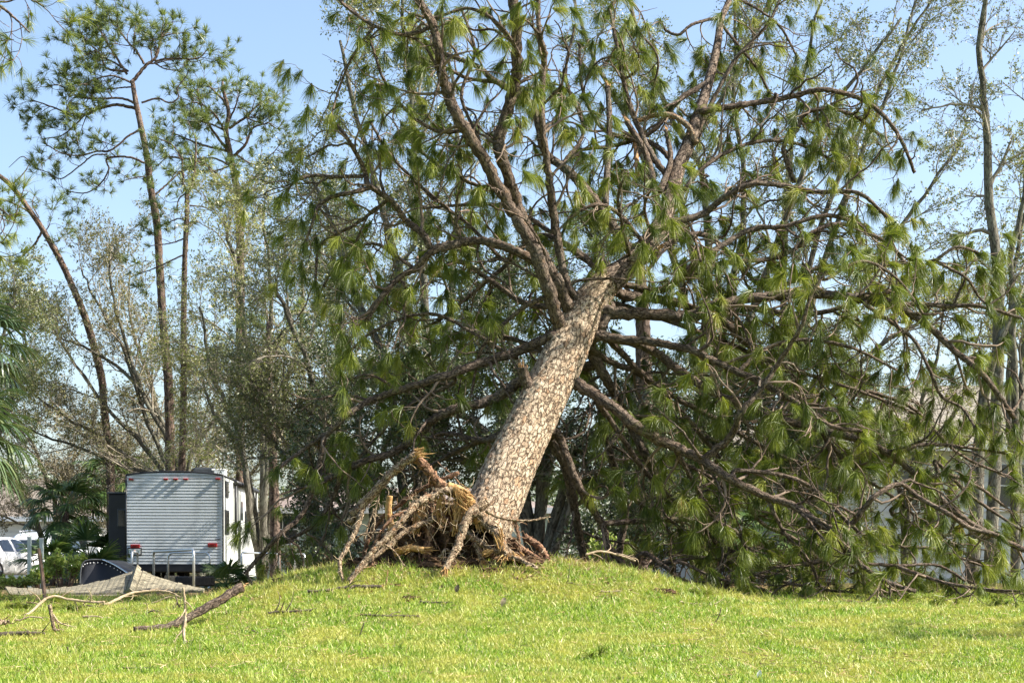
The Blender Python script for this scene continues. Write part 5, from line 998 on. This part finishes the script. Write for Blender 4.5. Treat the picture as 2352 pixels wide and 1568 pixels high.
bx(((0, 2.40, .80), (1.15, .06, .22))).build('grille', M['black'], s2, smooth=False, local=True, bevel=.01)
bx(((0, 2.44, .84), (1.1, .02, .025)), ((0, 2.44, .76), (1.1, .02, .025))).build('grille_bars', M['chrome'], s2, smooth=False, local=True)
g = Geo(); a = np.linspace(0, 2 * math.pi, 25); tubes(g, np.stack([.085 * np.cos(a), np.full(25, 2.46), .80 + .085 * np.sin(a)], -1), np.full(25, .010), 6); tubes(g, np.array([[-.05, 2.46, .85], [0, 2.46, .75], [.05, 2.46, .85]]), np.full(3, .010), 5); g.build('emblem', M['chrome'], s2, local=True)
for s in (-1, 1): bx(((s * .74, 2.30, .86), (.30, .16, .13))).build('headlight', M['chrome'], s2, smooth=False, local=True, bevel=.03)
bx(((0, 2.36, .50), (1.5, .12, .12))).build('bumper', M['carsilver'], s2, smooth=False, local=True, bevel=.03)
g = Geo()
for s in (-1, 1): tubes(g, np.array([[s * .62, -1.9, 1.82], [s * .64, -.8, 1.87], [s * .62, .3, 1.80]]), np.full(3, .022), 6)
g.build('roof_rails', M['chrome'], s2, local=True)

# ================================================================ houses
def house(label, x0, x1, y0, y1, ez, rz_, hipL, hipR, wallm, roofm, over=.5, group='houses behind the fallen pine', wins=(), door=None, lap=False):
    base = float(gz(x0, y0)); t = thing('house', label, 'house', ((x0 + x1) / 2, y0, base), 0, group)
    g = Geo(); box(g, ((x0 + x1) / 2, (y0 + y1) / 2, (base + ez) / 2 - .1), (x1 - x0, y1 - y0, ez - base + .2)); g.build('wall', M[wallm], t, smooth=False)
    a0, a1, b0, b1 = x0 - over, x1 + over, y0 - over, y1 + over; ym = (y0 + y1) / 2; e = ez - .02
    v = np.array([[a0, b0, e], [a1, b0, e], [a1, b1, e], [a0, b1, e], [a0 + hipL, ym, rz_], [a1 - hipR, ym, rz_]])
    g = Geo(); g.add(v, [[0, 1, 5, 4], [2, 3, 4, 5]], [[1, 2, 5], [3, 0, 4]], [[0, 3, 2], [0, 2, 1]])
    def uvf(c):
        u = np.stack([c[:, 0] + c[:, 1] * .0, np.hypot(c[:, 1] - b0, c[:, 2] - e)], -1); return u
    g.build('roof', M[roofm], t, smooth=False, uvf=uvf)
    g = bx((((a0 + a1) / 2, b0 - .015, e - .05), (a1 - a0, .03, .2)), ((a0 - .015, (b0 + b1) / 2, e - .05), (.03, b1 - b0, .2)), ((a1 + .015, (b0 + b1) / 2, e - .05), (.03, b1 - b0, .2))); g.build('fascia', M['white'], t, smooth=False)
    for (wx_, wz, ww, wh, kind) in wins:
        if kind == 'shutter':
            gg = Geo()
            for i in range(int(wh / .07)): box(gg, (wx_, y0 - .03, wz - wh / 2 + .035 + i * .07), (ww, .035, .045), [[1, 0, 0], [0, .86, -.5], [0, .5, .86]])
            gg.build('shutter', M['wallwhite'], t, smooth=False)
        elif kind == 'garage':
            gg = Geo()
            for i in range(4): box(gg, (wx_, y0 - .03, wz - wh / 2 + (i + .5) * wh / 4), (ww, .05, wh / 4 - .02))
            gg.build('garage_door', M['wallwhite'], t, smooth=False)
        else:
            f = bx(((wx_, y0 - .02, wz), (ww + .12, .07, wh + .12))).build('window', M['white'], t, smooth=False); bx(((wx_, y0 - .065, wz), (ww, .03, wh))).build('pane', M['glass'], f, smooth=False)
            bx(((wx_, y0 - .09, wz), (ww, .02, .03)), ((wx_, y0 - .09, wz), (.03, .02, wh))).build('frame_bars', M['white'], f, smooth=False)
            bx(((wx_, y0 - .08, wz - wh / 2 - .09), (ww + .2, .14, .05))).build('sill', M['white'], f, smooth=False)
    if lap:
        gg = Geo(); nlap = int((ez - base) / .18)
        for i in range(nlap): box(gg, ((x0 + x1) / 2, y0 - .012 - .006, base + .1 + i * .18), (x1 - x0, .012, .015))
        gg.build('siding_laps', M[wallm], t, smooth=False)
    return t
hy = 41.0; kk = F / hy
def hx(px, Y=hy): return (px - 1176) / F * Y
def hz(py, Y=hy): return 1 + (1300 - py) / F * Y
house('grey-brown shingled house with pale blue-white walls behind the right boughs', hx(1905), hx(2750), hy, hy + 9, hz(1022, hy), hz(885, hy + 4.5) , 3.6, 3.6, 'wallblue', 'roofR', lap=True,
      wins=((hx(1990), hz(1130), .55, .95, 'shutter'), (hx(2110), hz(1120), .9, .95, 'w'), (hx(2330), hz(1115), 1.0, 1.0, 'w')))
house('low grey-roofed house wing with white door frame left of the main house', hx(1500), hx(1880), hy + 1.5, hy + 7, hz(1042, hy + 1.5), hz(978, hy + 4.5), 2.0, .3, 'wallblue', 'roofR',
      wins=((hx(1623, 42.5), hz(1170, 42.5), .18, 1.5, 'w'), (hx(1757, 42.5), hz(1112, 42.5), .3, .35, 'w')))
hy2 = 60.0
house('green-grey sided house with pinkish roof right of the trailer', hx(560, hy2), hx(1260, hy2), hy2, hy2 + 8, hz(1168, hy2), hz(1120, hy2 + 4), 3, 3, 'wallgreen', 'roofM', lap=True, wins=((hx(650, hy2), hz(1215, hy2), 1.0, .9, 'w'), (hx(900, hy2), hz(1215, hy2), 1.2, 1.0, 'w'), (hx(1130, hy2), hz(1215, hy2), 1.2, 1.0, 'w')))
hy3 = 70.0
house('tan-roofed house with white garage door behind the cars', hx(-260, hy3), hx(225, hy3), hy3, hy3 + 9, hz(1188, hy3), hz(1100, hy3 + 4.5), 3.5, 3.5, 'wallwhite', 'roofL', wins=((hx(30, hy3), hz(1250, hy3), 3.0, 2.1, 'garage'), (hx(170, hy3), hz(1235, hy3), 1.0, 1.0, 'w')))

# ================================================================ sticks and logs on the lawn
def stick(nm, label, cat, pts, r0, r1, Y, m_, sides=10, twigs=0, cut=None, yy=None, snap=True, grp=None):
    n = len(pts); row = []; lowp = max(pts, key=lambda p: p[1]); g0 = gY(max(lowp[0], 0), lowp[1] - 2); dd = (g0 - (lowp[2] if len(lowp) > 2 else Y)) if g0 else 0
    for i, p in enumerate(pts): row.append([p[0], p[1], (p[2] if len(p) > 2 else Y) + dd, r0 + (r1 - r0) * i / max(1, n - 1)])
    sp = smooth_path(row, 8 * n); P = np.array([W(a, b, c) for a, b, c, d in sp]); R = sp[:, 3] / F * sp[:, 2]
    if snap: P[:, 2] = np.maximum(P[:, 2] + .012, gz(P[:, 0], P[:, 1]) + R * .5 + .022)
    P[1:-1] += rng.normal(size=P[1:-1].shape) * R[1:-1, None] * .12
    c = P[len(P) // 2]; t = thing(nm, label, cat, (c[0], c[1], float(gz(c[0], c[1]))), 0, grp)
    g = Geo(); tubes(g, P, R * (1 + .06 * rng.normal(size=len(R))), sides, rough=.06)
    g.build('wood' if m_ != 'limb' else 'bark', M[m_], t, bark=True)
    if twigs:
        A, RA = grow(P[None], R[None], twigs, .28, (.5, 1.2), up=.1, t0=.1, K=6, curv=1.2, rmax=.008, rmin=.002); A[..., 2] = np.maximum(A[..., 2], gz(A[..., 0], A[..., 1]) + .005)
        g = Geo(); tubes(g, A, RA, 4); g.build('twigs', M[m_], t, bark=True)
    if cut:
        g = Geo(); d = nrm(P[-1] - P[-2]); tubes(g, np.array([P[-1] - d * .002, P[-1] + d * .006]), np.array([R[-1] * .93] * 2), 12, rough=.05)
        m = 12; Q = (P[-1] + rng.normal(size=(m, 3)) * R[-1] * .4)[:, None, :] + (d + .1 * rng.normal(size=(m, 3)))[:, None, :] * np.linspace(0, 1, 3)[None, :, None] * rng.uniform(.01, .035, m)[:, None, None]
        tubes(g, Q, np.array([[.007, .005, .001]]) * np.ones((m, 1)) * R[-1] / .05, 4); g.build('broken_end', M['cut'], t, smooth=False)
    return t
stick('log', 'thick bark-covered log with orange broken end raised on the slope below the trailer', 'log', [(308, 1455, 19.0), (383, 1441, 19.2), (465, 1403, 19.5), (556, 1350, 19.8)], 6, 11.5, 19, 'limb', 16, 0, 1)
stick('branch', 'knobbly stick standing upright in the grass in front of the log', 'branch', [(421, 1351, 18.5), (424, 1380, 18.5), (426, 1414, 18.5), (422, 1458, 18.4), (427, 1484, 18.35)], 3.0, 3.2, 18.5, 'deadwood', 9, 5)
stick('branch', 'short crooked bark stub standing in the grass left of the log', 'branch', [(114, 1390, 18.8), (120, 1425, 18.8), (126, 1448, 18.8), (148, 1456, 18.8)], 4.5, 4, 18.8, 'root', 9, 2)
stick('branch', 'long thin twig curving right from the crooked bark stub', 'branch', [(122, 1412, 18.8), (135, 1430, 18.8), (158, 1439, 18.8), (191, 1445, 18.8), (221, 1447, 18.8)], 2.2, 1.3, 18.8, 'deadwood', 7, 2)
stick('branch', 'pale bent branch arching in front of the brown stake', 'branch', [(58, 1419, 20.5), (112, 1373, 20.9), (158, 1378, 21), (207, 1384, 21), (240, 1384, 21)], 3.2, 2.5, 21, 'deadwood', 8, 5)
stick('branch', 'long pale arched branch across the foot of the fallen boards', 'branch', [(238, 1395, 21), (273, 1376, 21.2), (305, 1363, 21.4), (350, 1358, 21.5), (388, 1361, 21.5), (412, 1372, 21.4)], 3.6, 2, 21.3, 'deadwood', 8, 7)
stick('branch', 'smaller pale curved branch between the arched branch and the log', 'branch', [(320, 1394, 20.8), (352, 1386, 20.8), (388, 1373, 20.8), (402, 1376, 20.8)], 2.2, 1.8, 20.8, 'deadwood', 8, 5)
stick('branch', 'dark forked twig beside the upright stick', 'branch', [(404, 1372, 19.4), (409, 1390, 19.4), (416, 1402, 19.4)], 2, 1.6, 19.4, 'darkwood', 7, 4)
stick('log', 'dark half-buried log at the left edge of the lawn', 'log', [(-20, 1461, 18.9), (41, 1456, 18.9), (79, 1459, 18.9), (103, 1463, 18.9)], 6, 4, 18.9, 'darkwood', 12, 3)
stick('log', 'rough splintered chunk at the left edge above the dark log', 'log', [(-14, 1440, 19.1), (4, 1438, 19.1), (22, 1428, 19.1)], 9, 4, 19.1, 'root', 12, 3)
stick('branch', 'dark branch lying left of the roots with an orange broken tip', 'branch', [(706, 1359, 19.3), (760, 1363, 19.3), (800, 1362, 19.3), (828, 1358, 19.3), (878, 1356, 19.3)], 3.5, 5, 19.3, 'darkwood', 10, 4, 1)
stick('branch', 'slender branch low on the mound, dark left half and pale right tip', 'branch', [(825, 1417, 18.2), (890, 1422, 18.2), (962, 1418, 18.2)], 2.4, 2.8, 18.2, 'darkwood', 8, 3)
stick('branch', 'short thin dark branch in the grass below the root plate', 'branch', [(964, 1383, 18.8), (1000, 1388, 18.8), (1042, 1390, 18.8)], 3, 1.6, 18.8, 'darkwood', 8, 2)
stick('branch', 'broken pale-brown branch on the left flank of the mound', 'branch', [(615, 1410, 18.6), (660, 1412, 18.6), (715, 1411, 18.6)], 3, 2.6, 18.6, 'darkwood', 8, 5)
stick('branch', 'thin dark stick lying near the bottom left of the lawn', 'branch', [(280, 1540, 15.2), (300, 1536, 15.2), (345, 1541, 15.2)], 2, 1.2, 15.2, 'darkwood', 7, 1)
stick('branch', 'tiny upright twig in the lawn left of the upright stick', 'branch', [(155, 1487, 16.6), (156, 1496, 16.6), (150, 1508, 16.6)], 1.6, 1.2, 16.6, 'darkwood', 6, 0)
stick('branch', 'thin curved twig standing in the lawn right of centre', 'branch', [(1656, 1398, 18), (1652, 1415, 18), (1640, 1435, 18)], 1.4, 1.0, 18, 'darkwood', 6, 1)
stick('branch', 'small dark twig curled in the grass right of the log', 'branch', [(570, 1456, 17.8), (582, 1450, 17.8), (594, 1458, 17.8)], 1.8, 1.0, 17.8, 'darkwood', 6, 0)
stick('branch', 'thin straight twig leaning in the lawn below the mound', 'branch', [(836, 1432, 17.6), (830, 1450, 17.6), (826, 1464, 17.6)], 1.6, 1.0, 17.6, 'darkwood', 6, 1)
stick('branch', 'long pale stick at the right foot of the mound beside the boughs', 'branch', [(1345, 1275, 20.6), (1380, 1268, 20.7), (1420, 1276, 20.8), (1460, 1290, 20.8)], 3, 2, 20.7, 'deadwood', 8, 5)
def sprig(label, px, py, Y, n, L=.2):
    Y = gY(px, py) or Y; p = W(px, py, Y); p[2] = float(gz(p[0], p[1])) + .04; g = Geo(); d = nrm(np.stack([rng.normal(size=n), rng.normal(size=n) * .5, np.abs(rng.normal(size=n)) * .25], -1))
    pp = p + rng.normal(size=(n, 3)) * np.array([.08, .05, .01]); tufts(g, pp, d, 34, L, .35, .3, .0045, .05)
    o = g.build('pine_sprig', M['needle'], smooth=False, fol=True); tag(o, label, 'sprig', 'torn pine sprigs on the lawn')
sprig('needle sprig lying in the lawn at the bottom centre', 1360, 1513, 15.6, 4, .16)
sprig('green needle spray under the arched pale branch', 315, 1385, 20.9, 9, .25)
sprig('grey-green needle spray at the left end of the fallen boards', 20, 1385, 21.5, 10, .28)
sprig('needle spray between the crooked stub and the pale branch', 165, 1405, 20, 8, .22)
sprig('loose needle spray right of the board fence', 500, 1352, 22, 8, .28)
sprig('needle spray on the lawn below the right boughs', 2080, 1385, 22.5, 8, .26)
sprig('grey needle spray at the left foot of the mound', 620, 1330, 21.3, 7, .24)
sprig('pale needle spray low in front of the root plate', 915, 1295, 19.9, 3, .18)
for i, (x0_, y0_, x1_, y1_, lb, m_) in enumerate([
    (10, 1400, 70, 1392, 'thin dark twig left of the pale bent branch', 'darkwood'), (35, 1432, 95, 1420, 'pale twig lying above the dark half-buried log', 'deadwood'), (250, 1408, 300, 1402, 'dark twig under the arched pale branch', 'darkwood'),
    (175, 1396, 235, 1400, 'dark thin twig between the stake and the arched branch', 'darkwood'), (190, 1418, 250, 1424, 'pale thin twig on the lawn left of the log', 'deadwood'), (60, 1385, 105, 1398, 'short brown stick at the foot of the brown stake', 'root'),
    (330, 1415, 372, 1408, 'small forked dark twig between arched branch and log', 'darkwood'), (470, 1385, 520, 1379, 'dark twig above the middle of the log', 'darkwood'), (1170, 1335, 1215, 1330, 'brown root piece lying on the mound right of the roots', 'redroot'),
    (1290, 1345, 1340, 1352, 'thin dark twig on the right front of the mound', 'darkwood'), (880, 1345, 925, 1352, 'brown root scrap below the front roots', 'redroot'), (1560, 1390, 1640, 1396, 'pale twig in the lawn near the right boughs', 'deadwood'),
    (1950, 1376, 2040, 1382, 'thin broken stick under the right boughs at the lawn edge', 'deadwood'), (2150, 1378, 2230, 1374, 'dark stick under the far right boughs at the lawn edge', 'darkwood'), (1380, 1365, 1425, 1358, 'small pale twig on the right shoulder of the mound', 'deadwood')]):
    xm = (x0_ + x1_) / 2; stick('branch', lb, 'branch', [(x0_, y0_, 19), (xm, min(y0_, y1_) - 4 + i % 3 * 3, 19), (x1_, y1_, 19)], 2.4, 1.4, 19, m_, 7, 3)
sprig('needle spray at the left of the pale bent branch', 30, 1402, 20, 9, .24)
sprig('brownish needle spray under the brown stake', 130, 1390, 20, 8, .24)
sprig('needle spray in the litter right of the arched branch', 430, 1380, 20, 7, .22)
sprig('needle spray at the right foot of the mound', 1600, 1372, 20, 9, .26)
sprig('needle spray at the far right lawn edge', 2280, 1380, 20, 9, .26)
def leaf(label, px, py, Y, s, m_):
    Y = gY(px, py + 6) or Y; p = W(px, py, Y); p[2] = max(p[2], float(gz(p[0], p[1])) + .02); g = Geo(); n = 9; u = np.linspace(0, 1, n); wv = np.sin(u * math.pi) ** .8 * s * .28
    dx = np.array([.35, 0, .94]); sx = np.array([.94, .3, -.35]); c = p + u[:, None] * dx * s + np.array([0, -1, 0]) * (u * (1 - u))[:, None] * s * .3
    g.add(np.concatenate([c - sx * wv[:, None], c, c + sx * wv[:, None] + [0, -.01, 0]]), [[i, i + 1, n + i + 1, n + i] for i in range(n - 1)], [[n + i, n + i + 1, 2 * n + i + 1, 2 * n + i] for i in range(n - 1)])
    tag(g.build('dead_leaf', M[m_]), label, 'leaf')
leaf('dark upright leaf on the mound below the roots', 1046, 1360, 19.2, .10, 'darkwood')
leaf('pale curled dead leaf in the lawn right of the dark leaf', 1152, 1392, 18.4, .11, 'deadwood')
leaf('pale leaf scrap at the bottom right of the lawn', 1740, 1556, 14.9, .07, 'wallwhite')
# clods of torn soil on the mound
for i, (px, py, Y, s, lb) in enumerate([(655, 1325, 20.5, .16, 'brown soil clod on the left crest of the mound'), (1130, 1312, 19.8, .15, 'dark soil clod just right of the front root'), (1520, 1362, 20.2, .17, 'dark soil clod low on the right flank of the mound'), (1450, 1310, 20.7, .14, 'soil clod beside the right boughs on the mound crest'), (945, 1375, 19.0, .12, 'small reddish clod on the front of the mound')]):
    Y = gY(px, py) or Y; p = W(px, py, Y); p[2] = float(gz(p[0], p[1])); g = Geo(); blob(g, p, (s, s * .7, s * .30), 40, .3, seed=i + 2); tag(g.build('soil_clod', M['soil'], smooth=False), lb, 'clod', 'soil clods on the mound')

# a broken young pine just outside the right edge: its shadow streaks the lawn
pine('broken young pine standing just outside the right edge of the lawn', [(2980, 1500, 22), (2985, 1300, 20), (2975, 1050, 16), (2985, 760, 8)], [([(2980, 850), (2940, 820), (2900, 830)], 4, 2, .2, 2.5), ([(2985, 780), (3030, 750), (3070, 770)], 4, 2, -.2, 2.5), ([(2985, 1100), (3040, 1080), (3080, 1090)], 4, 2, .2, 2), ([(2980, 1000), (3080, 940), (3150, 960)], 4, 2, .5, .7), ([(2985, 900), (2900, 840), (2860, 860)], 4, 2, -.3, .6)], 17.2, None, tn=40, tl=.25, wd=.006)
